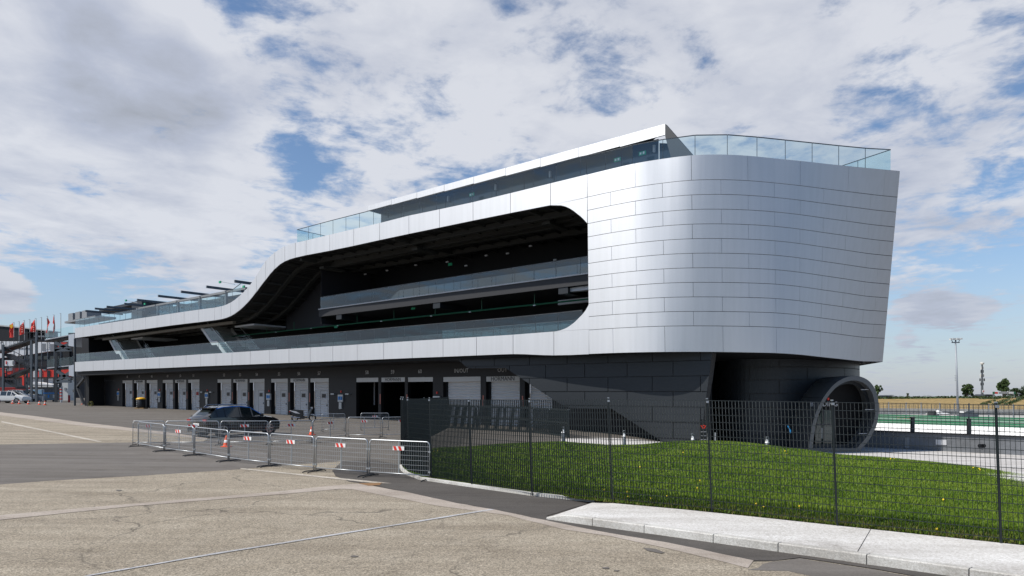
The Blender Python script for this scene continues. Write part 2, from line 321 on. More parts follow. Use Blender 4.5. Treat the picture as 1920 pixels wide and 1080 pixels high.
mb.add([a, a+Vector((.012, 0, 0)), b+Vector((.012, 0, 0)), b], [(0, 1, 2, 3)]); struct('pavement_joint', mb, M['joint'])

# ------------------------------------------------------------------ lawn
def lin(tab, x):
    if x <= tab[0][0]: a, b = tab[0], tab[1]
    elif x >= tab[-1][0]: a, b = tab[-2], tab[-1]
    else: a, b = next((p, q) for p, q in zip(tab, tab[1:]) if p[0] <= x <= q[0])
    f = (x-a[0])/(b[0]-a[0]); f = max(0, f) if x < tab[0][0] else f
    return a[1]+(b[1]-a[1])*f
FR = [(752,872),(756,879),(766,887),(790,896),(884,909.5),(998,925.5),(1149,941.5),(1335,959),(1570,984.5),(1877,1017),(2300,1063),(2800,1118)]
CR = [(752,869),(780,853),(815.5,844.8),(885.5,840.9),(966,834.4),(1059,830.5),(1072,832.5),(1144,839),(1206.6,836.5),(1253,831),(1331,829.2),(1356,830),(1419,834.4),(1440,837.4),(1500,845.8),(1561,855),(1621,859.5),(1698,866),(1738,870),(1827,881.7),(1920,896.5),(2300,960),(2800,1040)]
TC = [(752,19.6),(815,21.5),(966,24),(1072,25),(1253,25),(1356,24.6),(1500,23.5),(1620,22.5),(1738,21),(1920,18.4),(2300,13.5),(2800,10.5)]
def lawn_pt(x, v):
    pf = G(x, lin(FR, x), .10*ss((x-1000)/150)+.02)
    tc_ = lin(TC, x); pc = P(x, lin(CR, x), tc_)
    if v <= 1:
        t = pf.y+(tc_-pf.y)*v; X = (x-CX)/FX*t
        zc = pc.z; w = ss(v) if v < 1 else 1
        z = pf.z+(zc-pf.z)*(w*.75+v*.25)
        return Vector((X, t, z))
    w = v-1; t = tc_+3.5*w; X = (x-CX)/FX*t; zt = Z(X, t)-.05
    return Vector((X, t, pc.z+(min(zt, pc.z-.25)-pc.z)*ss(w)))
lx = [752+i*4 for i in range(20)]+[832+i*14 for i in range(80)]+[1960+i*60 for i in range(14)]
lv = [i/14 for i in range(15)]+[1.15,1.3,1.5,1.75,2.0]
mb = MB(); mb.add([lawn_pt(x, v) for v in lv for x in lx], [(j*len(lx)+i, j*len(lx)+i+1, (j+1)*len(lx)+i+1, (j+1)*len(lx)+i) for j in range(len(lv)-1) for i in range(len(lx)-1)])
struct('lawn', mb, M['lawn'], True)
# lawn edging strip (pale kerb along the fence)
mb = MB(); epts = [G(x, lin(FR, x)+2.0, .02) for x in [752,754,757,761,766,775,790,810,835,870,910,950,998,1040,1080,1117]]
for a, b in zip(epts, epts[1:]):
    d = (b-a).normalized(); n_ = Vector((d.y, -d.x, 0))*.07
    if n_.y > 0: n_ = -n_
    mb.add([a+Vector((0, 0, .06)), b+Vector((0, 0, .06)), b+n_+Vector((0, 0, .05)), a+n_+Vector((0, 0, .05)), a+n_+Vector((0, 0, -.04)), b+n_+Vector((0, 0, -.04))], [(0, 1, 2, 3), (3, 2, 5, 4)])
struct('kerb', mb, M['kerb'])
# grass blades: one mass
def grass(nb):
    u = rng.random(nb); k = rng.random(nb); xx = 756+(2300-756)*rng.random(nb); vv = rng.random(nb)**1.15*1.25
    # table of surface positions then bilinear interpolation
    gx = np.array(lx); gv = np.linspace(0, 1.3, 40); tab = np.array([[tuple(lawn_pt(x, v)) for x in lx] for v in gv])
    ix = np.clip(np.searchsorted(gx, xx)-1, 0, len(gx)-2); fx = (xx-gx[ix])/(gx[ix+1]-gx[ix]); fv = vv/1.3*39; iv = np.clip(fv.astype(int), 0, 38); fv = fv-iv
    fx = fx[:, None]; fv = fv[:, None]
    p = (tab[iv, ix]*(1-fx)+tab[iv, ix+1]*fx)*(1-fv)+(tab[iv+1, ix]*(1-fx)+tab[iv+1, ix+1]*fx)*fv
    dist = p[:, 1]; h = (.028+.05*rng.random(nb))*(1+.2*np.sin(p[:, 0]*2.1)*np.cos(p[:, 1]*1.7)); wd = .0035+.0006*dist
    a = rng.random(nb)*6.283; ln = rng.random(nb)*.6; a2 = rng.random(nb)*6.283
    dx = np.stack([np.cos(a)*wd, np.sin(a)*wd, np.zeros(nb)], 1); tip = p+np.stack([np.cos(a2)*ln*h, np.sin(a2)*ln*h, h], 1)
    V_ = np.empty((nb, 3, 3)); V_[:, 0] = p-dx; V_[:, 1] = p+dx; V_[:, 2] = tip; V_[:, :2, 2] -= .005
    me = bpy.data.meshes.new('grass'); me.vertices.add(nb*3); me.vertices.foreach_set('co', V_.astype(np.float32).ravel())
    me.loops.add(nb*3); me.loops.foreach_set('vertex_index', np.arange(nb*3, dtype=np.int32)); me.polygons.add(nb); me.polygons.foreach_set('loop_start', np.arange(0, nb*3, 3, dtype=np.int32)); me.polygons.foreach_set('loop_total', np.full(nb, 3, dtype=np.int32))
    me.update(calc_edges=True); me.validate(); return me
gm = bpy.data.materials.new('grass_blade'); t, b = nt(gm); L = t.links; A = t.nodes.new
b.inputs['Roughness'].default_value = .55; b.inputs['Specular IOR Level'].default_value = .3; b.inputs['Subsurface Weight'].default_value = 0
tc = A('ShaderNodeTexCoord'); n1 = A('ShaderNodeTexNoise'); n1.inputs['Scale'].default_value = .6; n1.inputs['Detail'].default_value = 5; L.new(tc.outputs['Object'], n1.inputs['Vector'])
ge = A('ShaderNodeNewGeometry'); ad = A('ShaderNodeMath'); ad.operation = 'MULTIPLY_ADD'; ad.inputs[1].default_value = .60; L.new(ge.outputs['Random Per Island'], ad.inputs[0]); L.new(n1.outputs['Fac'], ad.inputs[2])
rp = A('ShaderNodeValToRGB'); cr = rp.color_ramp; cr.elements[0].position = .35; cr.elements[0].color = (.034, .075, .006, 1); cr.elements[1].position = 1.15 if False else 1.; cr.elements[1].color = (.17, .24, .025, 1)
e_ = cr.elements.new(.72); e_.color = (.08, .155, .010, 1); L.new(ad.outputs[0], rp.inputs[0]); L.new(rp.outputs[0], b.inputs['Base Color'])
go = obj('grass', grass(420000), gm); tag(go, 'bright green mown grass covering the mound behind the mesh fence', 'grass', kind='stuff')
# straw-coloured blades and weeds along the foot of the fence
V_ = []; F_q = []
for i in range(9000):
    x = random.uniform(800, 2300); v = abs(random.gauss(0, .022)); p = lawn_pt(x, v)+Vector((0, random.uniform(-.05, .02), 0)); a = random.random()*6.28; h_ = random.uniform(.02, .09); s = .006; o = len(V_)
    V_ += [(p.x-math.cos(a)*s, p.y-math.sin(a)*s, p.z-.01), (p.x+math.cos(a)*s, p.y+math.sin(a)*s, p.z-.01), (p.x+random.uniform(-.04, .04), p.y+random.uniform(-.04, .04), p.z+h_)]; F_q.append((o, o+1, o+2))
m_ = MB(); m_.add(V_, F_q); tag(obj('dry_grass', m_, mat('straw_blade', (.16, .12, .04), .8, ramp2=(.24, .22, .07))), 'dry straw-coloured grass and weeds along the foot of the mesh fence', 'grass', kind='stuff')
# dandelions
yb = MB(); bl = []
for (x, y) in [(1176,929),(1178,938),(1132,926),(1200,881),(1281,852),(1312,906),(1307,922),(1221,940),(1418,950),(1432,955),(1499,957),(1757,999),(1769,944),(1836,879),(1825,880),(1838,885),(1677,863),(1670,864),(1564,857),(1475,854),(1472,849),(1441,852),(814,850),(942,896),(820,849),(1250,935)]:
    best = min((lawn_pt(x, v/60) for v in range(62)), key=lambda p: abs(H0-(p.z-CZ)*FX/p.y-y))
    yb.lathe([(0, .05), (.018, .055), (.022, .07), (.012, .085), (0, .088)], 7, best); yb.tube([best, best+Vector((0, 0, .06))], .003, 4)
tag(obj('dandelion', yb, mat('dandelion_yellow', (.85, .62, .01), .6)), 'small yellow dandelion flowers dotted through the grass', 'flowers', kind='stuff')
# pale path beyond the lawn
PT = [(1050,26.5,31.6),(1150,26.5,33),(1250,26,34),(1400,25,36),(1500,23.5,37.5),(1620,22,39.5),(1738,20.5,38.5),(1920,17.2,34.6),(2300,12.5,28.5),(2800,10.,25)]
mb = MB(); cols = list(range(1050, 2801, 25)); rows = 14
t0 = lambda x: lin([(a, b) for a, b, c in PT], x); t1 = lambda x: lin([(a, c) for a, b, c in PT], x)
mb.add([GT(x, t0(x)+(t1(x)-t0(x))*j/rows, .004) for j in range(rows+1) for x in cols], [(j*len(cols)+i, j*len(cols)+i+1, (j+1)*len(cols)+i+1, (j+1)*len(cols)+i) for j in range(rows) for i in range(len(cols)-1)])
struct('path', mb, M['path'], True)
# track apron and far ground to the right
mb = MB()
def patch(name, px0, px1, ta, tb, m, e, ra=None):
    mb = MB(); c = [px0+(px1-px0)*i/30 for i in range(31)]
    mb.add([GT(x, (ta(x) if callable(ta) else ta), e) for x in c]+[GT(x, (tb(x) if callable(tb) else tb), e) for x in c], [(i, i+1, 32+i, 31+i) for i in range(30)]); return struct(name, mb, m)
patch('track', 1560, 2900, 56, 66, M['asphaltmid'], .02)
patch('runoff_area', 1500, 3000, 66, 112, M['runoff'], .025)

# ------------------------------------------------------------------ world, sun, camera
SUN_EL, sx_, sy_ = 48., -.93, -.30
sd = Vector((sx_, sy_, 0)).normalized()*math.cos(R(SUN_EL)); sd.z = math.sin(R(SUN_EL))
w = bpy.data.worlds.new('World'); sc.world = w; w.use_nodes = True; t = w.node_tree; L = t.links; A = t.nodes.new; bg = t.nodes['Background']
sky = A('ShaderNodeTexSky'); sky.sky_type = 'NISHITA'; sky.sun_disc = False; sky.sun_elevation = R(SUN_EL); sky.sun_rotation = math.atan2(sd.x, sd.y); sky.altitude = 10; sky.air_density = 1.; sky.dust_density = .3; sky.ozone_density = 3.5
tc = A('ShaderNodeTexCoord'); sp = A('ShaderNodeSeparateXYZ'); L.new(tc.outputs['Generated'], sp.inputs[0])
def math_(op, a, b=None, c=None, clamp=False):
    n = A('ShaderNodeMath'); n.operation = op; n.use_clamp = clamp
    for i, v in enumerate((a, b, c)):
        if v is None: continue
        if isinstance(v, (int, float)): n.inputs[i].default_value = v
        else: L.new(v, n.inputs[i])
    return n.outputs[0]
zz = math_('MAXIMUM', math_('ADD', sp.outputs[2], .10), .02)
cb = A('ShaderNodeCombineXYZ'); L.new(math_('DIVIDE', sp.outputs[0], zz), cb.inputs[0]); L.new(math_('DIVIDE', sp.outputs[1], zz), cb.inputs[1])
def cn(scale, det, rough, off, dist=0.):
    mp = A('ShaderNodeMapping'); mp.inputs['Location'].default_value = off; mp.inputs['Rotation'].default_value = (0, 0, R(-25)); L.new(cb.outputs[0], mp.inputs[0])
    n = A('ShaderNodeTexNoise'); n.inputs['Scale'].default_value = scale; n.inputs['Detail'].default_value = det; n.inputs['Roughness'].default_value = rough; n.inputs['Distortion'].default_value = dist; L.new(mp.outputs[0], n.inputs['Vector']); return n.outputs['Fac']
def pxdir(x, y): return Vector(((x-CX)/FX, 1, (H0-y)/FX)).normalized()
def blob(x, y, rad):   # smooth bump round a sky direction, rad in pixels
    d = pxdir(x, y); n = A('ShaderNodeVectorMath'); n.operation = 'DOT_PRODUCT'; L.new(tc.outputs['Generated'], n.inputs[0]); n.inputs[1].default_value = d
    ang = rad/FX*d.y
    mr = A('ShaderNodeMapRange'); mr.interpolation_type = 'SMOOTHSTEP'; mr.inputs[1].default_value = math.cos(ang); mr.inputs[2].default_value = 1.; L.new(n.outputs['Value'], mr.inputs[0]); return mr.outputs[0]
def add_blobs(base, lst):
    for (x, y, r_, amp) in lst: base = math_('MULTIPLY_ADD', blob(x, y, r_), amp, base)
    return base
n_big = cn(1.6, 8, .60, (3.1, 1.7, 0), .25); n_med = cn(4.6, 9, .60, (7.3, 2.2, 4), .35); n_fine = cn(11., 6, .65, (1.3, 5.2, 9), .2)
den = math_('ADD', math_('MULTIPLY', n_big, .30), math_('ADD', math_('MULTIPLY', n_med, .47), math_('MULTIPLY', n_fine, .23)))
den = math_('ADD', den, .060)
den = add_blobs(den, [(150,130,460,.12),(-60,60,300,.08),(720,110,260,.06),(420,420,260,.04),(1200,120,420,.04),(1500,260,400,.05),(960,200,170,.04),(1060,330,150,.03),
    (600,278,110,-.05),(540,235,90,-.04),(480,15,120,-.10),(385,0,100,-.06),(330,222,80,-.11),(800,150,90,-.06),(830,30,80,-.05),(640,80,90,-.05),(560,140,80,-.06),(200,335,80,-.05),(560,330,120,-.05),(90,590,130,-.13),(170,600,150,-.10),(290,520,110,-.05),(700,215,90,-.05),
    (1330,60,80,-.04),(1180,215,90,-.04),(1880,60,160,.03),(1650,180,150,-.03),(38,556,48,.24),(-14,545,64,.22),(395,490,70,.07),(1800,720,330,-.10),(1850,520,200,-.04),
    (1700,583,42,.17),(1740,578,48,.20),(1785,580,50,.20),(1830,584,44,.16),(1700,636,26,.12),(1735,662,22,.08)])
def dblob(base, d, cosw, amp):      # broad clearing or bank of cloud round a compass direction
    d = Vector(d).normalized(); n = A('ShaderNodeVectorMath'); n.operation = 'DOT_PRODUCT'; L.new(tc.outputs['Generated'], n.inputs[0]); n.inputs[1].default_value = d
    mr = A('ShaderNodeMapRange'); mr.interpolation_type = 'SMOOTHSTEP'; mr.inputs[1].default_value = cosw; mr.inputs[2].default_value = 1.; L.new(n.outputs['Value'], mr.inputs[0]); return math_('MULTIPLY_ADD', mr.outputs[0], amp, base)
den = dblob(den, (.75, -.62, .35), .0, -.52); den = dblob(den, (.1, -1, .25), .25, -.35)
cov = A('ShaderNodeMapRange'); cov.interpolation_type = 'SMOOTHSTEP'; cov.inputs[1].default_value = .462; cov.inputs[2].default_value = .615; L.new(den, cov.inputs[0])
cover = math_('MULTIPLY', cov.outputs[0], .92)
# brightness of the cloud: thick parts have grey bellies
sh = math_('ADD', math_('MULTIPLY', cn(2.1, 7, .55, (9.2, 4.4, 2)), .6), math_('MULTIPLY', n_med, .4))
sh = add_blobs(sh, [(270,160,190,-.15),(180,130,240,-.05),(390,190,150,-.09),(1760,600,60,-.12),(1500,120,500,-.03),(1700,420,380,-.04),(1720,600,260,-.05),(330,70,110,.10),(420,60,80,.10),(560,420,240,.06),(850,230,160,.06)])
cr_ = A('ShaderNodeValToRGB'); e0, e1 = cr_.color_ramp.elements; e0.position = .12; e0.color = (.40, .42, .455, 1); e1.position = .56; e1.color = (.82, .84, .90, 1)
em = cr_.color_ramp.elements.new(.34); em.color = (.56, .60, .71, 1); L.new(sh, cr_.inputs[0])
skc = A('ShaderNodeVectorMath'); skc.operation = 'SCALE'; L.new(sky.outputs[0], skc.inputs[0]); skc.inputs['Scale'].default_value = 1.12
# haze near horizon
hz = A('ShaderNodeMapRange'); hz.inputs[1].default_value = .20; hz.inputs[2].default_value = -.02; hz.inputs[3].default_value = 0; hz.inputs[4].default_value = 1; L.new(sp.outputs[2], hz.inputs[0])
SKY = .115
sc10 = A('ShaderNodeVectorMath'); sc10.operation = 'SCALE'; L.new(cr_.outputs[0], sc10.inputs[0]); sc10.inputs['Scale'].default_value = .90/SKY
mx = A('ShaderNodeMix'); mx.data_type = 'RGBA'; L.new(cover, mx.inputs[0]); L.new(skc.outputs[0], mx.inputs[6]); L.new(sc10.outputs[0], mx.inputs[7])
hzc = A('ShaderNodeMix'); hzc.data_type = 'RGBA'; L.new(math_('MULTIPLY', hz.outputs[0], .85), hzc.inputs[0]); L.new(mx.outputs[2], hzc.inputs[6]); hzc.inputs[7].default_value = (.40/SKY, .445/SKY, .56/SKY, 1)
L.new(hzc.outputs[2], bg.inputs[0]); bg.inputs[1].default_value = SKY
sl = bpy.data.lights.new('sun', 'SUN'); sl.energy = 5.0; sl.angle = R(.53); sl.color = (1, .955, .88); so = bpy.data.objects.new('sun', sl); COL.objects.link(so); so.rotation_euler = sd.to_track_quat('Z', 'Y').to_euler(); so.location = (-30, -20, 40)
cam = bpy.data.cameras.new('camera'); cam.lens = FX/1920*36; cam.sensor_width = 36; cam.shift_x = 0; cam.shift_y = (H0-540)/1920; cam.clip_end = 5000; cam.clip_start = .1
co = bpy.data.objects.new('camera', cam); COL.objects.link(co); co.location = (0, 0, CZ); co.rotation_euler = (R(90), 0, 0); sc.camera = co
sc.view_settings.view_transform = 'Standard'; sc.view_settings.look = 'None'; sc.view_settings.exposure = 0; sc.view_settings.gamma = 1
sc.cycles.max_bounces = 8; sc.cycles.transparent_max_bounces = 40; sc.cycles.diffuse_bounces = 3; sc.cycles.glossy_bounces = 3; sc.cycles.use_denoising = True
try: sc.render.film_transparent = False
except Exception: pass
#INSERT
# ------------------------------------------------------------------ the pit building
B = thing('pit_building', 'long silver-clad pit building with open terraces, numbered garage doors and a rounded windowless end', 'building', tuple(W(30, 0, 0)))
def bp(name, mb, m, parent=None, smooth=False, label=None): return obj(name, mb, m, parent or B, world=True, smooth=smooth, label=label)
def FMB(): return MB(lambda s, b, z: W(s, b, z))
UT = [(1101,327),(1032,343.8),(957,362.2),(886.5,379.2),(820,393.3),(766.7,404.3),(711.7,418.3),(663.3,429.3),(618.3,440),(574,450.7),(554.3,455),(534.3,461.7),(524,467),(515,473.3),(506,481),(497.7,490),(489,503),(481,516.7),(473,528.5),(465,539),(456,548.5),(447.7,556),(440,562.3),(432,567.5),(424,571.4),(415,574.3),(402,576.8),(372.4,580.6),(345.2,584.4),(320.6,588.1),(272.6,595.2),(229.8,601.6),(172.8,610.2),(140.4,615)]
UB = [(1101,369.6),(1032.4,384.5),(957,399.3),(886.5,413.5),(820,427.3),(766.7,438.3),(711.7,450),(663.3,460.7),(618.3,470),(574.3,478.3),(555,482.6),(544,485.8),(535,489.3),(526,494.5),(516.7,502.3),(508,511.5),(499.3,522.7),(490,534.5),(482.3,545),(474,556),(465.7,565.7),(457,574.5),(449,581.7),(440,588.2),(432.3,592.7),(424,596),(416,598.2),(402.3,600.4),(373.7,603.9),(346.5,607),(320.6,610.2),(273.9,616.7),(210.4,624.7),(174,629.3),(140.4,633.8)]
LT = [(1104.5,617.5),(1040,621.5),(962,627.6),(891.8,631.9),(830.7,635.7),(772.7,639.3),(719.2,642.9),(623.8,649),(541.7,654),(470,658.6),(436,660.9),(376.3,664.4),(324.5,667.8),(275,671),(233.7,673.6),(175.4,676.8),(140.4,679)]
LB = [(1104.5,664),(1070,665.6),(1038.5,666.2),(1015,665.8),(997,664.8),(969.8,663.6),(940,664.5),(894.9,666.3),(830.7,669),(772.7,671.2),(670.3,675.6),(541.7,680.3),(435,684.6),(376.3,686.8),(299.8,690.3),(214.3,693.7),(140.4,696.5)]
def curve_at(tab, x):
    for (x1, y1), (x0, y0) in zip(tab, tab[1:]):
        if x0 <= x <= x1: return y0+(y1-y0)*(x-x0)/(x1-x0)
    return tab[0][1] if x > tab[0][0] else tab[-1][1]
def ribbon(top, bot, joints, b0=0.):
    """cladding panels (each a thin tray with real open joints) and the dark carcass behind them"""
    pan = FMB(); car = FMB()
    for xr, xl in zip(joints, joints[1:]):
        n = max(1, int((xr-xl)/7)) if xr < 560 and xl > 400 else max(1, int((xr-xl)/16)); pts = [xr+(xl-xr)*i/n for i in range(n+1)]
        tp = [(fs(x), fz(x, curve_at(top, x))) for x in pts]; bt = [(fs(x), fz(x, curve_at(bot, x))) for x in pts]
        gap = .016
        tp[0] = (tp[0][0]+gap, tp[0][1]); bt[0] = (bt[0][0]+gap, bt[0][1]); tp[-1] = (tp[-1][0]-gap, tp[-1][1]); bt[-1] = (bt[-1][0]-gap, bt[-1][1])
        wob = random.uniform(-.004, .004)
        poly = [(s, b0+wob, z) for s, z in tp]+[(s, b0-wob, z) for s, z in reversed(bt)]
        pan.prism(poly, (0, .05, 0))
    xs_ = sorted({x for x, y in top+bot if x <= joints[0]+1 and x >= joints[-1]-1}, reverse=True)
    for xr, xl in zip(xs_, xs_[1:]):
        q = [(fs(xr), b0+.04, fz(xr, curve_at(top, xr))-.01), (fs(xl), b0+.04, fz(xl, curve_at(top, xl))-.01), (fs(xl), b0+.04, fz(xl, curve_at(bot, xl))+.01), (fs(xr), b0+.04, fz(xr, curve_at(bot, xr))+.01)]
        car.prism(q, (0, .3, 0))
    return pan, car
UJ = [1101,1032,957,886.9,824,766.7,711.7,663.3,618.3,574,554,534,515,498,481,465,448,432,415,402,372.4,345.2,320.6,294.6,272.6,250.6,229.8,210,191,172.8,156,140.4]
LJ = [1104.5,1038.5,962,893.4,830.7,772.7,719.2,669.7,623.8,581.7,541.7,505,470,435,405,376.3,349,324.5,299,275,254,233,213,194,175.4,157.5,140.4]
pu, cu_ = ribbon(UT, UB, UJ); pl_, cl_ = ribbon(LT, LB, LJ)
fu = bp('fascia', pu, M['silver']); bp('carcass', cu_, M['joint'], fu)
fl = bp('fascia', pl_, M['silver']); bp('carcass', cl_, M['joint'], fl)
# corner infill panels at the ends of the big opening
cc = FMB()
for poly in ([(1031.5,384.7),(1052.3,385),(1060,387),(1067.6,390.3),(1075,395),(1082.9,401.2),(1089,406),(1095,411.8),(1100.8,418.5),(1100.9,370.4),(1066,377.6)],
             [(1040,621.2),(1048,620),(1055.3,617.7),(1063,614.4),(1070.6,609.4),(1078,603.6),(1085.9,595.7),(1092,589.5),(1098,581.9),(1103.8,571.5),(1104.3,617.1),(1070,619.4)]):
    cc = FMB(); cc.prism([(fs(x), .0, fz(x, y)) for x, y in poly], (0, .25, 0)); bp('corner_panel', cc, M['silver'])
# return of the ribbons at the far end
for (x0, y0, x1, y1) in ((128.5, 626.5, 139.5, 650), (129, 684.5, 139.5, 706)):
    rt = MB(); rt.prism([tuple(P(x, y, 85.6)) for x, y in ((x0, y0+1), (x1, y0-1), (x1, y1), (x0, y1-1.5))], (0, 1.5, 0)); bp('end_return', rt, M['silver'])

# --- rounded end: ruled surface between a top and a bottom curve
TP = [(1101,327,34.98),(1144,316.5,34.1),(1190.5,306,33.2),(1241,297.6,32.6),(1296,290.8,32.0),(1351,289.2,31.85),(1402,291.5,32.0),(1451,296.2,32.3),(1500.7,301.2,32.6),(1546,306.2,33.0),(1592,311.2,33.3),(1636,315.6,33.6),(1660,318,33.8),(1687.3,320.6,34.0)]
BT = [(1104.5,664,34.9),(1149.8,662.2,33.9),(1195,661,33.1),(1247,660.2,32.5),(1301.5,660,32.3),(1356,660.4,32.3),(1405.5,661.2,32.3),(1456,662.4,32.5),(1499,665.2,33.2),(1538,669.4,34.2),(1575,673.4,35.1),(1612.6,677.4,36.2),(1633,678,36.8),(1655,678.6,37.3)]
def cr_spline(pts):
    P3 = [P(*p) for p in pts]
    def f(u):
        u = max(0, min(len(P3)-1-1e-6, u)); i = int(u); f_ = u-i
        p0, p1, p2, p3 = P3[max(i-1, 0)], P3[i], P3[i+1], P3[min(i+2, len(P3)-1)]
        return .5*((2*p1)+(p2-p0)*f_+(2*p0-5*p1+4*p2-p3)*f_*f_+(3*p1-p0-3*p2+p3)*f_**3)
    return f
TF, BF = cr_spline(TP), cr_spline(BT)
def S(u, v, off=0.):
    a, b = TF(u), BF(u); p = a.lerp(b, v)
    if off:
        d = (TF(u+.05)-TF(u-.05)).lerp(BF(u+.05)-BF(u-.05), v); n = d.cross(b-a).normalized(); p = p+n*off
    return p
nrm = (TF(6.05)-TF(5.95)).cross(BF(6)-TF(6)); SG = 1 if nrm.y < 0 else -1     # outward sign
vr = [0, .1265]+[.1265+.07395*i for i in range(1, 11)]+[1.0]
pan = MB(); car = MB(); NR = []
def Nrm(u, v):
    u0, u1 = max(0, u-.15), min(12.999, u+.15); d = (TF(u1)-TF(u0)).lerp(BF(u1)-BF(u0), v); return tuple(d.cross(BF(u)-TF(u)).normalized()*SG)
for r in range(12):
    kind = 'A' if r % 2 == 0 and r < 11 else 'B'
    if r == 11: kind = 'B'
    us = [0]+[u for u in ((2, 4, 6, 8, 10, 12) if kind == 'A' else (1, 3, 5, 7, 9, 11))]+[13]
    v0, v1 = vr[r]+.0013, vr[r+1]-.0013
    if r == 11: us = [0, 1, 3, 5, 7, 9, 11, 13]
    for ua, ub in zip(us, us[1:]):
        n = max(2, int((ub-ua)*4)); du = .0065; wob = 0.
        U = [ua+du+(ub-ua-2*du)*i/n for i in range(n+1)]; nv = 2
        V0 = [v0+(v1-v0)*j/nv for j in range(nv+1)]
        vs = [S(u, v, SG*(.0+wob)) for v in V0 for u in U]; m_ = len(U)
        vs += [S(u, v, -SG*.05) for v in V0 for u in U]; k = m_*(nv+1)
        q = [(j*m_+i, j*m_+i+1, (j+1)*m_+i+1, (j+1)*m_+i) for j in range(nv) for i in range(n)]
        q += [(i, i+k, i+1+k, i+1) for i in range(n)]+[(nv*m_+i, nv*m_+i+1, nv*m_+i+1+k, nv*m_+i+k) for i in range(n)]
        q += [(j*m_, (j+1)*m_, (j+1)*m_+k, j*m_+k) for j in range(nv)]+[(j*m_+n, j*m_+n+k, (j+1)*m_+n+k, (j+1)*m_+n) for j in range(nv)]
        fn_ = (vs[1]-vs[0]).cross(vs[m_]-vs[0]); flip = fn_.dot(Vector(Nrm(ua, v0))) < 0
        if flip: q = [tuple(reversed(t_)) for t_ in q]
        NR += [Nrm(u, v) for v in V0 for u in U]*2; pan.add([tuple(p) for p in vs], q)
me = pan.mesh('end_cladding')
me.polygons.foreach_set('use_smooth', [False]*len(me.polygons))
ec = obj('end_cladding', me, M['silver'], B, world=True)
me.polygons.foreach_set('use_smooth', [True]*len(me.polygons))
assert len(NR) == len(me.vertices)
me.normals_split_custom_set_from_vertices(NR)
U = [i*13/80 for i in range(81)]
car.add([tuple(S(u, v, -SG*.045)) for v in (0, 1) for u in U], [(i, i+1, 82+i, 81+i) for i in range(80)])
bp('carcass', car, M['joint'], ec, True)
# far side return, deck and soffit of the end block
backdir = Vector((.30, 1, 0)).normalized()
Te, Be = P(*TP[-1]), P(*BT[-1]); rb = MB()
rb.add([tuple(p) for p in (Te, Be, Be+backdir*6.5, Te+backdir*6.5)], [(0, 1, 2, 3)]); bp('rear_wall', rb, M['slate'])
dk = MB(); tp_ = [S(u, 0, -SG*.4)-Vector((0, 0, .06)) for u in U]+[Te+backdir*6.5-Vector((1.,0,0))]+[W(20, 7, Te.z)]; zt = min(p.z for p in tp_)-.02
dk.prism([(p.x, p.y, zt-.12) for p in tp_], (0, 0, .1)); bp('roof_deck', dk, M['midgrey'])
sf = MB(); bt_ = [S(u, 1, -SG*.06) for u in U]+[Be+backdir*6.5]+[W(20, 7, Be.z)]
sf.add([(p.x, p.y, p.z+.06) for p in bt_], [tuple(range(len(bt_)))]); bp('soffit', sf, M['dark'])

# --- floors, ceilings and back walls seen through the opening
SR = fs(1101)-.1; SL = fs(140.4)          # right and left ends in s
s_slab = fs(598, 3.)
fb = FMB()
xsu = [1101,1032,957,886.5,820,766.7,711.7,663.3,618.3,574,555,544,535,526,516.7,508,499.3,490,482.3,474,465.7,457,449,440,432.3,424,416,402.3,373.7,320.6,273.9,210.4,140.4]
line = [(fs(x), fz(x, curve_at(UB, x))) for x in xsu]
sof = FMB()
for (s0, z0), (s1, z1) in zip(line, line[1:]): sof.prism([(s0, .3, z0+.28), (s1, .3, z1+.28), (s1, 13, z1+.28), (s0, 13, z0+.28)], (0, 0, .08))
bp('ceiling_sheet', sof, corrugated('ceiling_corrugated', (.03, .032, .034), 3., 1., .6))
rib = FMB()       # curved steel beams parallel to the front and purlins across
for b in (1.9, 4.1, 6.3):
    rib = FMB()
    for (s0, z0), (s1, z1) in zip(line, line[1:]):
        rib.prism([(s0, b, z0+.22), (s1, b, z1+.22), (s1, b, z1-.12), (s0, b, z0-.12)], (0, .10, 0)); rib.prism([(s0, b-.13, z0-.12), (s1, b-.13, z1-.12), (s1, b+.2, z1-.12), (s0, b+.2, z0-.12)], (0, 0, -.05))
    bp('ceiling_beam', rib, M['rib'])
pu_ = FMB(); acc = 0
for (s0, z0), (s1, z1) in zip(line, line[1:]):
    L_ = math.hypot(s1-s0, z1-z0); n = int((acc+L_)/1.5)
    for k in range(1, n+1):
        f = (k*1.5-acc)/L_; s, z = s0+(s1-s0)*f, z0+(z1-z0)*f
        pu_ = FMB(); pu_.box(s-.05, s+.05, .3, 8.5, z+.05, z+.2); bp('purlin', pu_, M['rib'])
    acc = (acc+L_) % 1.5
mbm = FMB()   # heavy straight beam with haunches under the roof
zB = 12.95; sR = fs(1100, 3.2); sLb = fs(614, 3.2)
mbm.box(sR-1, sLb, 3.2, 3.45, zB, zB+.55); mbm.box(sR-1, sLb, 3.1, 3.55, zB-.05, zB); bp('roof_beam', mbm, M['rib'])
for x in (1037, 792, 618):
    s = fs(x, 3.2); mbm = FMB(); mbm.box(s-.12, s+.12, .4, 8.5, zB+.1, zB+.6); mbm.box(s-.3, s+.3, 2.4, 4.6, zB-.25, zB-.06); bp('cross_beam', mbm, M['rib'])
wl = FMB(); wl.box(SR-3, SL, 8.6, 8.9, 3.5, 13.6); bp('inner_wall', wl, M['dark']); wl = FMB(); wl.box(SL-.9, SL-.7, 1.3, 8.6, 4.5, 9.6); bp('inner_end_wall', wl, M['dark'])
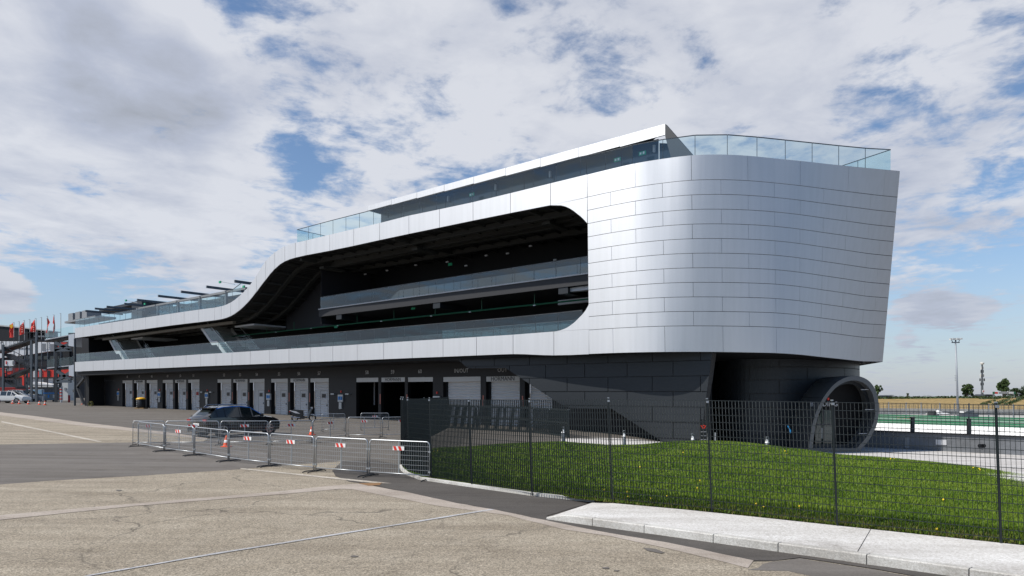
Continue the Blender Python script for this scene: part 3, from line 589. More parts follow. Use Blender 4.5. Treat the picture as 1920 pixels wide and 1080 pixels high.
wl = FMB(); wl.box(s_slab, s_slab+8.5, 5.2, 5.4, 8.2, 13.2); wl.box(s_slab-.05, s_slab, 3.2, 8.6, 8.2, 13.2); bp('side_wall', wl, mat('blue_black_wall', (.02, .021, .026), .7))
ms = FMB(); ms.box(SR-3, s_slab, 3.0, 8.6, 8.78, 9.40); bp('terrace_slab', ms, mat('slab_edge', (.018, .019, .023), .6))
tr = FMB(); tr.box(SR-3, s_slab, 2.93, 3.03, 9.38, 9.46); bp('slab_trim', tr, M['lgrey'])
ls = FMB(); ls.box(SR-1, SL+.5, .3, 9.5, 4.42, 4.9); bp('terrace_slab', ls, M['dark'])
# underside of the overhang above the doors
uo = FMB(); uo.box(fs(852)-.5, SL+.5, .34, 3.5, 4.44, 4.52) if False else None
# glazing of the upper lounge: dark panes behind the balustrade
gl = FMB(); s0 = SR-2; k = 0
while s0 < fs(660, 7)-.2:
    gl.box(s0+.02, s0+1.78, 7.0, 7.03, 9.42, 11.0); s0 += 1.8
bp('lounge_glazing', gl, M['glassD'])
gl = FMB(); s0 = SR-2
while s0 < fs(560, 7):
    gl.box(s0+.02, s0+1.98, 7.0, 7.03, 4.95, 7.0); s0 += 2.
bp('lounge_glazing', gl, M['glassD'])
gp = FMB(); gp.tube([(s, 4., 8.05) for s in [SR-1+i*4 for i in range(13)]], .06, 6)
for i in range(9): s = SR+2+i*4.6; gp.box(s-.02, s+.02, 3.98, 4.02, 8.05, 8.8)
gp2 = FMB()
for i in range(9): s = SR+.9+i*5.1+(i % 3)*.6; gp2 = FMB(); gp2.box(s-.1, s+.1, 3.95, 4.05, 7.98, 8.06); bp('lamp_fitting', gp2, M['galv'])
bp('cable_tray', gp, M['pipe'])
lb = FMB(); lb.box(SR-.5, fs(1046, 4.5), 4.5, 4.7, 7.95, 8.25); bp('duct', lb, M['lgrey']); lb = FMB(); lb.box(SR-.5, fs(1052, 3.4), 3.3, 3.7, 8.5, 8.74); bp('duct', lb, M['lgrey'])
bl_ = FMB()
for x in (1060, 823, 640): s = fs(x, 3.3); bl_ = FMB(); bl_.box(s-.35, s+.35, 3.05, 6, 8.38, 8.78); bp('bracket', bl_, M['slate'])
ex = FMB()
for x, y, b in ((846, 496, 7.), (777, 578, 4.), (632, 613, 5.)):
    s, z = fs(x, b), fz(x, y, b); ex = FMB(); ex.box(s-.2, s+.2, b-.15, b-.1, z-.1, z+.1); bp('exit_sign', ex, M['green'])
sp_ = FMB()
for x, y in ((994,461),(951,475),(911,479),(838,491),(779,497),(725,507),(684,514),(629,520),(1040,487),(873,498)):
    s, z = fs(x, 6), fz(x, y, 6); sp_ = FMB(); sp_.box(s-.12, s+.12, 6, 6.1, z-.05, z+.05); bp('ceiling_lamp', sp_, M['lgrey'])
# framed notices along the back of the lower terrace, left part
NX = []
for x in list(range(332, 424, 8))+list(range(458, 516, 7)):
    NX.append(x)
for k in range(2): x = (326, 455)[k]; pass
nb_ = FMB(); nb_.box(fs(520, 2.3), fs(330, 2.3), 2.28, 2.34, 5.0, 6.35); bd = bp('notice_board', nb_, M['wallA']); 
for x in NX:
    s = fs(x, 2.2); z = 5.75; nf = FMB(); nf.box(s-.2, s+.2, 2.2, 2.24, z-.22, z+.22); nf.box(s-.13, s+.13, 2.19, 2.2, z-.14, z+.14); bp('notice', nf, M['lgrey'], bd)

# --- glass balustrades
def run(path, h, pitch, name='glass_balustrade', parent=None):
    """path: list of 3D points at the foot; upright panes with open joints and a slim handrail"""
    P3 = [Vector(p) for p in path]; L_ = [0]
    for a, b in zip(P3, P3[1:]): L_.append(L_[-1]+(b-a).length)
    def at(d):
        k = max(0, min(len(P3)-2, next((j for j in range(len(L_)-1) if L_[j+1] >= d), len(P3)-2)))
        return P3[k].lerp(P3[k+1], (d-L_[k])/max(1e-6, L_[k+1]-L_[k]))
    n = max(1, round(L_[-1]/pitch)); gm_ = MB(); rm = MB(); jm = MB(); H = Vector((0, 0, h))
    for i in range(n):
        a, b = at(L_[-1]*i/n+.012), at(L_[-1]*(i+1)/n-.012); d = (b-a).normalized(); q = Vector((d.y, -d.x, 0))*.008
        gm_.add([a-q, b-q, b+q, a+q, a-q+H, b-q+H, b+q+H, a+q+H], [(0,1,2,3),(4,7,6,5),(0,4,5,1),(2,6,7,3),(1,5,6,2),(0,3,7,4)])
        rm.bar(a+H, b+H, .05, .035)
        if i: rm.bar(at(L_[-1]*i/n), at(L_[-1]*i/n)+H, .022)
    g_ = bp(name, gm_, M['glassR'], parent); bp('handrail', rm, M['rail'], g_); return g_
run([W(fs(x, .25), .25, fz(x, y, .25)-.05) for x, y in ((557,455.2),(618.3,440),(711.7,418.3),(820,393.3),(957,362.2),(1101,327))]+[S(u, 0, -SG*.25)+Vector((0, 0, -.05)) for u in [i*.4 for i in range(1, 31)]]+[S(12.55, 0, -SG*.25)], 1.12, 1.62)
q = S(12.55, 0, -SG*.25); run([q, q+Vector((-.55, 1, 0)).normalized()*5.5], 1.12, 1.6)
q = W(fs(557, .25), .25, fz(557, 455, .25)-.05); run([q, q-N*4.5], 1.12, 1.5)
run([W(fs(x, .3), .3, fz(x, y, .3)-.06) for x, y in ((452,553),(440,562.3),(428,570),(415,574.3),(345,584.4),(272.6,595.2),(229.8,601.6),(141.5,614.6))], 1.12, 1.62)
run([W(s, 3.15, 9.42) for s in (SR-1, s_slab)], 1.07, 1.75)
run([W(fs(x, .28), .28, fz(x, y, .28)-.05) for x, y in ((1092,617),(1040,621.5),(962,627.6),(830.7,635.7),(719.2,642.9),(623.8,649),(541.7,654),(436,660.9),(324.5,667.8),(233.7,673.6),(143,678.8))], 1.10, 1.62)
run([W(fs(x, 1.6), 1.6, 4.95) for x in (1089, 829)], 1.55, 1.7); run([W(fs(829, 1.6), 1.6, 4.95), W(fs(829, 1.6)-.5, 4.6, 4.95)], 1.55, 1.6)
# --- rooftop pavilion
pvb = 3.; sA, sB = fs(1247.4, pvb), fs(689.6, pvb); sT = fs(1101, pvb)
pf = FMB(); n = 9
for i in range(n):
    a, b_ = sA+(sB-sA)*i/n, sA+(sB-sA)*(i+1)/n; pf.box(a+.012, b_-.012, pvb, pvb+.1, 16.52+.3*i/n, 17.12+.06*i/n)
pf.box(sB, sB+.1, pvb, pvb+9, 16.82, 17.16)
bp('pavilion_fascia', pf, M['silver'])
pr_ = FMB(); pr_.prism([(sA, pvb+.1, 16.86), (sB, pvb+.1, 16.86), (sB, pvb+9, 16.86), (sA+11, pvb+9, 16.86)], (0, 0, .2)); bp('pavilion_roof', pr_, M['dark'])
pg = FMB(); s0 = sA+.9
while s0 < sB-1.6:
    pg.box(s0+.03, s0+2.4, pvb+1.1, pvb+1.14, 14.0, 16.86); s0 += 2.43
pg.prism([(sA+.87, pvb+1.1, 14.), (sA+.87, pvb+1.1, 16.6), (sA+.15, pvb+1.1, 16.4), (fs(1297, pvb)+.6, pvb+1.1, 14.)], (0, .04, 0)); bp('pavilion_glazing', pg, M['pav'])
# end fin sloping down to the deck
sF = fs(1297, pvb); fn = FMB(); fn.prism([(sA, pvb, 17.12), (sA, pvb, 16.4), (sF+.9, pvb, 14.1), (sF-.75, pvb, 14.1)], (0, .3, 0)); bp('end_fin', fn, M['steel'])
sg = FMB(); sw = FMB()
for x, y in ((885,365),(1158,299.5),(1205,287.5)):
    s, z = fs(x, 3.6), fz(x, y, 3.6); sg = FMB(); sw = FMB(); sg.box(s-.22, s+.22, 3.55, 3.6, z-.11, z+.11); sw.box(s-.15, s-.03, 3.54, 3.55, z-.07, z+.07); sw.box(s+.05, s+.16, 3.54, 3.55, z-.06, z+.06)
    e1_ = bp('exit_sign', sg, M['green']); bp('pictogram', sw, M['white'], e1_)
wlm = FMB()
for x, y in ((841,373),(930,351.5),(1032,327),(1227,279)):
    s, z = fs(x, 4.), fz(x, y, 4.); wlm = FMB(); wlm.box(s-.06, s+.06, 3.9, 4.05, z-.2, z+.2); bp('wall_lamp', wlm, M['lgrey'])
# --- rooftop left: pergola beams, plant boxes, air units
pgm = FMB(); zt_ = 12.7
tips = [(439.9,527.2),(387.2,537.6),(339.5,546.9),(296.5,554.8),(257,562.3)]
for x, y in tips:
    s = fs(x, 1.); z = fz(x, y, 1.); pgm = FMB(); pgm.box(s-.09, s+.09, 1., 8., z-.12, z+.12); bp('pergola_beam', pgm, M['greysteel'])
for x, y in ((233,569.5),(200,575),(178,578.5),(160,583)):
    s = fs(x, 1.5); z = fz(x, y, 1.5); pgm = FMB(); pgm.box(s-.09, s+.09, 1.5, 6., z-.12, z+.12); bp('pergola_beam', pgm, M['greysteel'])
pgm = FMB(); pgm.box(fs(462, 3), fs(257, 3), 2.9, 3.1, 12.33, 12.55); bp('pergola_rail', pgm, M['midgrey'])
for x in (424, 375, 334, 296):
    s = fs(x, 3); pgm = FMB(); pgm.box(s-.16, s+.16, 2.9, 3.1, 9.4, 12.33); bp('pergola_post', pgm, M['greysteel'])
pbx = FMB(); pbx.box(fs(266, 5.6), fs(247, 5.6), 5.6, 9.5, 10., 14.3); bp('plant_room', pbx, M['slate']); pbx = FMB(); pbx.box(fs(248, 6), fs(186, 6), 6, 9.5, 14.05, 14.4); bp('canopy', pbx, M['slate']); pbx = FMB(); pbx.box(fs(325, 6), fs(185, 6), 6, 11, 9.5, 12.3); bp('plant_room', pbx, M['slate'])
gq = FMB()
for a, b_ in ((424,375),(375,334),(334,296)): gq = FMB(); gq.box(fs(a, 3)+.2, fs(b_, 3)-.2, 2.98, 3.0, 9.6, 12.2); bp('screen_glazing', gq, M['glassR'])
ac = FMB()
for x in (139, 152, 165): s = fs(x, 7); ac = FMB(); ac.box(s-1.0, s+1.0, 6.5, 8.5, 13.7, 14.85); bp('air_unit', ac, M['midgrey'])
ac = FMB()
ac.box(fs(190, 7), fs(136, 7)+1, 6.2, 9, 13.35, 13.65); bp('unit_platform', ac, M['midgrey'])
lmp = FMB()
for x, y in ((413.5,529),(458,537.5),(237,563.5),(272.5,570)):
    s, z = fs(x, 1.), fz(x, y, 1.); lmp = FMB(); lmp.box(s-.16, s+.16, .9, 1., z-.1, z+.1); bp('exit_sign', lmp, M['green'])
lr = FMB(); lr.bar((fs(413.5, 1.), 1., fz(413.5, 528, 1.)), (fs(440, 1.), 1., fz(440, 533, 1.)), .05); bp('sign_arm', lr, M['galv']); lr = FMB(); lr.bar((fs(237, 1.), 1., fz(237, 563, 1.)), (fs(258, 1.), 1., fz(258, 568, 1.)), .05); bp('sign_arm', lr, M['galv'])
# --- stairs inside the lower terrace
def stair(xa, xb, name):
    sa, sb = fs(xa, 1.4), fs(xb, 1.4); za, zb = 9.15, 5.0; st = FMB(); tr_ = FMB(); gls = FMB(); hr = FMB()
    m0, m1 = sa+(sb-sa)*.36, sa+(sb-sa)*.50; zm = za-(za-zb)*.43
    for b in (1.4, 4.6):
        for (p, q) in (((sa, za), (m0, zm)), ((m0, zm), (m1, zm)), ((m1, zm), (sb, zb))):
            st.prism([(p[0], b, p[1]-.42), (q[0], b, q[1]-.42), (q[0], b, q[1]), (p[0], b, p[1])], (0, .08, 0))
            gls.prism([(p[0], b+.03, p[1]+.05), (q[0], b+.03, q[1]+.05), (q[0], b+.03, q[1]+1.), (p[0], b+.03, p[1]+1.)], (0, .02, 0))
        hr.bar((sa, b, za+1.), (sb, b, zb+1.05), .06)
    for (p, q) in (((sa, za), (m0, zm)), ((m1, zm), (sb, zb))):
        n = 13
        for i in range(n):
            s = p[0]+(q[0]-p[0])*(i+.5)/n; z = p[1]+(q[1]-p[1])*(i+.5)/n; tr_.box(s-.15, s+.15, 1.48, 4.6, z-.08, z-.03)
    tr_.box(min(m0, m1), max(m0, m1), 1.48, 4.6, zm-.1, zm-.03)
    a = bp('staircase', st, M['lgrey']); bp('tread', tr_, M['offwhite'], a); bp('side_glass', gls, M['glassR'], a); bp('stair_handrail', hr, M['galv'], a)
stair(376, 438, 'a'); stair(204, 243, 'b')
st_ = FMB(); st_.box(fs(476, 2), fs(440, 2), 2, 6, 8.55, 8.7); bp('stair_head', st_, M['lgrey']); st_ = FMB(); st_.box(fs(268, 2), fs(246, 2), 2, 6, 8.6, 8.75); bp('stair_head', st_, M['lgrey'])
cd = FMB(); cd.box(fs(436, 1.), fs(192, 1.), 1.0, 1.35, 8.75, 9.0); bp('ceiling_duct', cd, mat('beige_duct', (.16, .14, .11), .7))

# --- garage wall and doors
dl = [(229.3,248.2,'46'),(251,271.3,'47'),(274.6,295,'48'),(304.6,324.2,'49'),(327.9,348.8,'50'),(352.5,373.8,'51'),(407.4,433.4,'52'),(437,464,'53'),(467.6,495.8,'54'),(508,539.4,'55'),(544,577.7,'56'),(581.5,616.2,'57'),
      (667.8,709.2,'58'),(714.4,759,'59'),(764.5,811.6,'60'),(830.6,901,'IN/OUT'),(911,974.4,'OUT'),(984,1035,'')]
DB = 3.4; DH = 3.36
iv = sorted([(fs(b_, DB), fs(a, DB), n_) for a, b_, n_ in dl])
wm = FMB(); sR0 = fs(1250, DB); sE = fs(168, DB); cur = sR0
def ztop(s): return zg(s)+DH
for a, b_, n_ in iv:
    wm.box(cur, a, DB, DB+.3, zg(cur)-1.2, ztop(a)); cur = b_
wm.box(cur, sE, DB, DB+.3, zg(sE)-.3, ztop(cur))
prev = sR0
for i in range(40):
    a, b_ = sR0+(sE-sR0)*i/40, sR0+(sE-sR0)*(i+1)/40; wm.box(a, b_, DB, DB+.3, ztop(a)-.005 if False else ztop(a), 4.9)
wall_g = bp('garage_wall', wm, M['wallA'])
of = FMB(); of.box(SR-.4, SL+.4, .36, DB, 4.38, 4.45) if False else None
def door_set(a, b_, n_):
    w_ = b_-a; z0, z1 = zg(a)-.02, ztop(a); opened = n_ in ('58', '59', '60'); sb = DB+.14
    hd = FMB(); hd.box(a+.0, b_-.02, DB+.02, DB+.34, z1-.34, z1-.0)
    h_ = bp('door_header', hd, M['doorhead'])
    if not opened:
        d = FMB(); d.box(a+.01, b_-.2, sb+.2, sb+.26, z0, z1-.3); gd = bp('garage_door', d, M['door']); d = FMB(); d.box(b_-.2, b_+.0, sb+.1, sb+.16, z0, z1-.0); bp('door_reveal', d, M['dark'])
        if n_ not in ('IN/OUT', 'OUT', ''):
            c = a+(w_-.35)*.48; wn = FMB(); wn.box(c-.34, c+.32, sb+.17, sb+.2, z0+1.62, z0+2.08); fw = bp('window_frame', wn, M['lgrey'], gd)
            wn = FMB(); wn.box(c-.29, c+.27, sb+.16, sb+.17, z0+1.68, z0+2.02); bp('window', wn, M['black'] if n_ != '51' else M['redd'], fw)
            ed = FMB()
            for s in (c-.52, c+.5): ed.box(s-.012, s+.012, sb+.188, sb+.2, z0+.05, z0+2.3)
            ed.box(c-.5, c+.5, sb+.188, sb+.2, z0+2.28, z0+2.31); ed.box(c-.46, c-.42, sb+.12, sb+.2, z0+.95, z0+1.1); bp('wicket_outline', ed, M['midgrey'], gd)
    zt2 = z1+.42
    if n_: text(n_ if n_ not in ('OUT',) else 'OUT', .42 if len(n_) < 3 else .40, W((a+b_)/2, DB-.01, zt2), M['lgrey'], B, name='door_number')
    if n_ in ('47', '50', '53', '56', '59', 'OUT'): text('HORMANN', .36 if n_ != 'OUT' else .40, W((a+b_)/2, DB+.01, z1-.17), M['black'], h_, name='door_lettering', depth=.006, sx=1.)
for a, b_, n_ in iv: door_set(a, b_, n_)
# open bays: dim rooms with a few things standing in them
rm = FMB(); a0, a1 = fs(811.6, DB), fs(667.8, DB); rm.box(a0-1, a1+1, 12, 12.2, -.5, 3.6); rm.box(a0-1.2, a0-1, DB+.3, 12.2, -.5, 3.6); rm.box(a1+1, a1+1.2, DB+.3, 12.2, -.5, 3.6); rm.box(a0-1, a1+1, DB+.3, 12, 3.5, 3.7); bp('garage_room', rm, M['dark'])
rm = FMB(); rm.box(fs(745, 9), fs(668, 9), 9, 9.1, 0, 1.35); bp('partition', rm, M['redd']); rm = FMB(); rm.box(fs(712, 9), fs(676, 9), 9.02, 9.12, 1.35, 3.3); bp('partition', rm, M['midgrey']); rm = FMB(); rm.bar((fs(702, 5), 5, 1.2), (fs(702, 5), 5, 3.2), .07); bp('strip_lamp', rm, M['lgrey'])
M['fadered'] = mat('faded_red', (.45, .16, .12), .6)
# service cabinets and red tags on the piers
for x in (640, 389, 820, 300, 505, 223):
    cab = FMB(); blu = FMB(); pk = FMB()
    s = fs(x, DB); z = zg(s)
    cab.box(s-.34, s+.34, DB-.12, DB, z+1.35, z+1.95); cab.box(s-.14, s+.22, DB-.1, DB, z+.75, z+1.3); blu.box(s+.06, s+.24, DB-.16, DB-.12, z+1.5, z+1.8); blu.box(s-.24, s-.06, DB-.16, DB-.12, z+1.5, z+1.8); pk.box(s-.07, s+.07, DB-.06, DB, z+2.12, z+2.28)
    if x in (640, 389):
        for o_ in (-1.1, 1.1, .9, -.9): cab.box(s+o_-.12, s+o_+.12, DB-.2, DB, z+1.95, z+2.05)
    a_ = bp('supply_box', cab, M['galv']); bp('socket', blu, M['blue'], a_); bp('hydrant_sign', pk, M['red'], a_)
for a, b_, n_ in iv[1:]:
    if n_ not in ('48', '51', '54', '57', '60'): red_ = FMB(); red_.box(a-.30, a-.2, DB-.02, DB, zg(a)+1.25, zg(a)+2.05); bp('warning_tag', red_, M['fadered'])
# columns and bracing at the far end, end wall
cm = FMB(); sE0 = fs(137, 0.2); cm.box(sE0-.09, sE0+.09, .3, .5, zg(sE0), 9.3); bp('column', cm, M['greysteel'])
cm = FMB(); cm.box(sE0-1.9, sE0-.4, 1.4, 3.2, zg(sE0)-.2, 4.4); bp('core_wall', cm, M['dark'])
cm = FMB(); s2 = fs(160, DB); cm.bar((s2+.3, DB, .4), (s2+4.5, DB, 4.3), .3); bp('brace', cm, M['steel']); cm = FMB(); cm.bar((s2+.3, DB, 4.3), (s2+4.5, DB, 2.4), .3); bp('brace', cm, M['steel'])

# --- dark plinth, drum and round portal under the rounded end
pA, pB2 = Vector((-.09*41.9, 41.9, 0)), Vector((.3125*32.55, 32.55, 0)); dpl = (pB2-pA).normalized(); npl = Vector((-dpl.y, dpl.x, 0)); npl = npl if npl.y > 0 else -npl
def PL(x, y, off=0.):
    dx = (x-CX)/FX; q = pA-npl*off if False else pA+npl*off; t = q.dot(npl)/(dx*npl.x+npl.y); return P(x, y, t)
pl_px = [(851.8,669),(877.7,690.5),(947.7,690),(1056.6,761.8),(1071.8,765.7),(1147,766.5),(1254,836),(1311,842),(1335.5,661)]
pm = MB(); pm.prism([PL(x, y, .05) for x, y in pl_px], npl*.7); cpl = bp('plinth', pm, M['joint'])
# slate panels with joints: rows (image heights read at x=1200) intersected with the outline
def clip(poly, a, b, c):           # keep a*x+b*y<=c
    out = []
    for i in range(len(poly)):
        p, q = poly[i], poly[(i+1) % len(poly)]; fp, fq = a*p[0]+b*p[1]-c, a*q[0]+b*q[1]-c
        if fp <= 0: out.append(p)
        if fp*fq < 0: f = fp/(fp-fq); out.append((p[0]+(q[0]-p[0])*f, p[1]+(q[1]-p[1])*f))
    return out
def uvp(p): return ((p-pA).dot(dpl), p.z)
def clip_rect(poly, u0, u1, z0, z1):
    for a, b, c in ((-1, 0, -u0), (1, 0, u1), (0, -1, -z0), (0, 1, z1)):
        if len(poly) > 2: poly = clip(poly, a, b, c)
    return poly
# outline split into convex pieces
conv = [[(851.8,669),(877.7,690.5),(947.7,690),(1000,664)],[(947.7,690),(1056.6,761.8),(1071.8,765.7),(1071.8,660),(1000,664)],[(1071.8,765.7),(1147,766.5),(1147,660),(1071.8,660)],[(1147,766.5),(1254,836),(1254,658),(1147,660)],[(1254,836),(1311,842),(1335.5,658),(1254,658)]]
pp = MB(); Lp = (pB2-pA).length; zr = [4.75, 3.92, 3.13, 2.32, 1.52, .70, -.15, -1.2]
for r, (zh, zl) in enumerate(zip(zr, zr[1:])):
    u = -2.+(1.15 if r % 2 else 0)
    while u < Lp+1:
        for cv in conv:
            pol = [uvp(PL(x, y, 0)) for x, y in cv]
            c_ = clip_rect(pol, u+.02, u+2.6-.02, zl+.024, zh-.024)
            if len(c_) > 2: pp.prism([pA+dpl*a+Vector((0, 0, z)) for a, z in c_], npl*.045)
        u += 2.6
bp('slate_cladding', pp, M['slate'], cpl)
DR = [(1312,42.5),(1330,40.5),(1350,38.8),(1383,37.6),(1430,37.0),(1476,36.9),(1520,37.2),(1549,37.7),(1580,38.6),(1598,39.5),(1608,40.6),(1612,42),(1606,45),(1580,48)]
def drf():
    pts = [Vector(((x-CX)/FX*t, t, 0)) for x, t in DR]; out = []
    for i in range(len(pts)-1):
        p0, p1, p2, p3 = pts[max(i-1, 0)], pts[i], pts[i+1], pts[min(i+2, len(pts)-1)]
        for k in range(6):
            f = k/6; out.append(.5*((2*p1)+(p2-p0)*f+(2*p0-5*p1+4*p2-p3)*f*f+(3*p1-p0-3*p2+p3)*f**3))
    return out+[pts[-1]]
dp = drf(); dc = MB(); dj = MB()
zz_ = [4.6, 3.75, 3.0, 2.2, 1.4, .6, -.25, -1.3]; seg = 14
cen = Vector((14.5, 42, 0))
for r, (zh, zl) in enumerate(zip(zz_, zz_[1:])):
    i = -7 if r % 2 else 0
    while i < len(dp)-1:
        a, b_ = max(0, i), min(len(dp)-1, i+seg)
        if b_ > a:
            for k in range(a, b_):
                p, q = dp[k], dp[k+1]
                if k == a: p = p+(q-p).normalized()*.025
                if k+1 == b_: q = q-(q-p).normalized()*.025
                dc.add([(p.x, p.y, zl+.025), (q.x, q.y, zl+.025), (q.x, q.y, zh-.025), (p.x, p.y, zh-.025)], [(0, 1, 2, 3)])
        i += seg
dj.add([tuple(p+(cen-p).normalized()*.05+Vector((0, 0, z))) for z in (-1.3, 4.6) for p in dp], [(i, i+1, len(dp)+i+1, len(dp)+i) for i in range(len(dp)-1)])
dr = bp('drum_wall', dj, M['joint'], None, True); bp('slate_cladding', dc, M['slate'], dr, True)
wl = MB(); p, q = PL(1335, 700, .7), dp[0]; wl.prism([(p.x, p.y, -1.3), (q.x, q.y, -1.3), (q.x, q.y, 4.6), (p.x, p.y, 4.6)], (-.2, .1, 0)); bp('recess_wall', wl, M['dark'])
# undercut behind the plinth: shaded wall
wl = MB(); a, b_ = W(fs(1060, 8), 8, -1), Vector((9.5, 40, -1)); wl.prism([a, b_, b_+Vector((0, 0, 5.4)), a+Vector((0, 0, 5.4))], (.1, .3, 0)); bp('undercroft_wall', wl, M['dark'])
# portal tube
PC = P(1584, 775, 34.6); ax = Vector((-.12, .993, 0)); RR = 2.10
tb = MB(); zf = Z(18, 34.6)
rim = [(1516,848.5),(1517,836),(1519,820),(1522,802),(1526,786),(1531,771),(1538,756),(1547,741),(1558,727),(1570,716),(1584,708.5),(1598,705),(1611,705.5),(1624,710.5),(1634,719),(1641.5,731),(1646,746),(1648,762),(1647.5,779),(1644,796),(1637,812),(1628,827),(1617,840),(1609,848.5)]
def rimp(x, y): return P(x, y, 34.6+(x-1584)/FX*34.6*.16)
def fine(pts):
    out = []; n_ = len(pts)
    for i in range(n_-1):
        p0, p1, p2, p3 = [Vector(pts[max(0, min(n_-1, k))]).to_3d() for k in (i-1, i, i+1, i+2)]
        for k in range(3): f = k/3; q = .5*((2*p1)+(p2-p0)*f+(2*p0-5*p1+4*p2-p3)*f*f+(3*p1-p0-3*p2+p3)*f**3); out.append((q.x, q.y))
    return out+[pts[-1]]
rim = fine(rim); n = len(rim)
def scaled(k, dz=0.):      # rim shrunk towards its centre
    return [rimp(1586+(x-1586)*k, min(848.5+dz, 779+(y-779)*k)) for x, y in rim]
back_v = Vector((.1, 3.2, 0))
o0 = scaled(1.); o1 = [p+back_v for p in o0]; i0 = scaled(.885); i1 = [p+back_v for p in i0]
tb.add([tuple(p) for p in o0+o1+i0+i1], [(k, (k+1) % n, n+(k+1) % n, n+k) for k in range(n)]+[(2*n+k, 3*n+k, 3*n+(k+1) % n, 2*n+(k+1) % n) for k in range(n)]+[(k, 2*n+k, 2*n+(k+1) % n, (k+1) % n) for k in range(n)])
me = tb.mesh('entrance_portal', True)
try: me.set_sharp_from_angle(angle=R(40))
except Exception: pass
por = obj('entrance_portal', me, mat('portal_metal', (.11, .115, .118), .45, .25, .06, 1.), B, world=True)
sm = MB()
for k in (12, 20, 27, 34, 40):
    a, b_ = o0[k], o1[k]; c = PC.copy(); d = Vector((a.x-PC.x, a.y-PC.y, a.z-PC.z)).normalized()*.004; sm.bar(a+d, b_+d, .02, .012)
bp('portal_seam', sm, M['joint'], por)
bk = MB(); bk.prism([tuple(p+back_v*.42) for p in scaled(.90)], ax*.1); bp('portal_back_wall', bk, M['dark'], por)
rg = MB(); r0_, r1_ = [p+back_v*.16 for p in scaled(.89)], [p+back_v*.16 for p in scaled(.80)]; rg.add([tuple(p) for p in r0_+r1_], [(k, n+k, n+(k+1) % n, (k+1) % n) for k in range(n)]); bp('inner_ring', rg, M['slate'], por)
gd = MB(); al = ax.cross(Vector((0, 0, 1))).normalized()
al = al if al.x > 0 else -al
def bpnt(x, y, k=.29): q = rimp(x, y); d = back_v*k; tt = (q.y+d.y)/q.y; return P(x, y, q.y+d.y)
gdr = MB(); gdr.prism([bpnt(1527,843), bpnt(1563,843), bpnt(1563,769), bpnt(1541,769), bpnt(1532,790)], ax*.03); ge_ = bp('glass_door', gdr, mat('entrance_glass', (.035, .06, .055), .08, 0, .1, 1., spec=.9), por)
for a_, c_ in (((1544,845),(1544,768)),((1564,845),(1564,762)),((1530,796),(1564,796)),((1530,828),(1564,828))): fr2 = MB(); fr2.bar(bpnt(*a_, .27), bpnt(*c_, .27), .06); bp('door_frame', fr2, M['steel'], ge_)
fr2 = MB(); fr2.bar(bpnt(1541,822,.25), bpnt(1541,802,.25), .03); bp('door_handle', fr2, M['galv'], ge_)
al = Vector((.993, .12, 0)); base = PC
text('BUILDING', .36, bpnt(1545, 758, .24), M['lgrey'], por, right=al, out=-ax, name='portal_lettering')
rl = MB(); rl.bar(bpnt(1551, 748, .24), bpnt(1554, 748, .24), .08, .13); bp('portal_emblem', rl, M['red'], por)
for x0, x1, y in ((1614,1633,730.5),(1622,1640,768),(1610,1628,813)):
    hl = MB(); hl.bar(bpnt(x0, y, .12), bpnt(x1, y, .05), .03); bp('portal_light_strip', hl, M['lgrey'], por)
for u in (12.1, 12.85): cmr = MB(); p = S(u, 1, -SG*.6); cmr.lathe([(0, 0), (.09, .02), (.12, .1), (.12, .25), (0, .25)], 10, (p.x, p.y, p.z-.22)); bp('soffit_camera', cmr, M['steel'])
# ------------------------------------------------------------------ mesh fence round the lawn
def fence_run(parent, pts, H, lean, sv=.06, sh=.13, wv=.0055, whz=.006, pw=.027, mat_=None, flat_d=0.):
    mat_ = mat_ or M['fence']
    for i, p in enumerate(pts):
        l = lean[i] if isinstance(lean, list) else lean
        m = MB(); m.bar(p-Vector((0, 0, .05)), p+Vector((l, 0, H+.02)), pw, pw); po = obj('post', m, mat_, parent, world=True)
        m = MB(); q = p+Vector((l, 0, H+.02)); m.box(q.x-pw*.6, q.x+pw*.6, q.y-pw*.6, q.y+pw*.6, q.z, q.z+.02); m.box(q.x-.02, q.x+.02, q.y-pw-.02, q.y-pw*.5, q.z-.07, q.z-.03); obj('clamp', m, M['galv'], po, world=True)
    for i in range(len(pts)-1):
        a, b = pts[i], pts[i+1]; la = lean[i] if isinstance(lean, list) else lean; lb = lean[i+1] if isinstance(lean, list) else lean
        ta, tb = a+Vector((la, 0, H)), b+Vector((lb, 0, H)); n = max(3, int((b-a).length/sv)); m = MB()
        z0 = Vector((0, 0, .04)); e = .035/max(.3, (b-a).length)
        for k in range(n+1):
            f = e+(1-2*e)*k/n; u = (b-a).normalized(); w_ = Vector((-u.y, u.x, 0))
            if flat_d:
                p_, q_ = a.lerp(b, f)+z0, ta.lerp(tb, f); h1, h2 = u*.0022, w_*flat_d/2; m.add([tuple(v) for v in (p_-h1-h2, p_+h1-h2, p_+h1+h2, p_-h1+h2, q_-h1-h2, q_+h1-h2, q_+h1+h2, q_-h1+h2)], [(0,3,2,1),(4,5,6,7),(0,1,5,4),(1,2,6,5),(2,3,7,6),(3,0,4,7)])
            else: m.bar(a.lerp(b, f)+z0, ta.lerp(tb, f), wv, wv)
        nh = int(H/sh)
        for k in range(nh+1):
            g_ = k/nh*.985+.012; m.bar(a.lerp(ta, g_)+z0*(1-g_), b.lerp(tb, g_)+z0*(1-g_), whz, whz*1.6)
        obj('mesh_panel', m, mat_, parent, world=True)
FB = [(752,872,.04),(757,877,.04),(767,885,.04),(809,896.5,.05),(884.5,909,.06),(998,925,.08),(1149,941,.12),(1335,958.5,.13),(1570,984.5,.13),(1877,1017,.13),(2300,1063,.13),(2900,1128,.13)]
fp_ = [G(x, y, e) for x, y, e in FB]
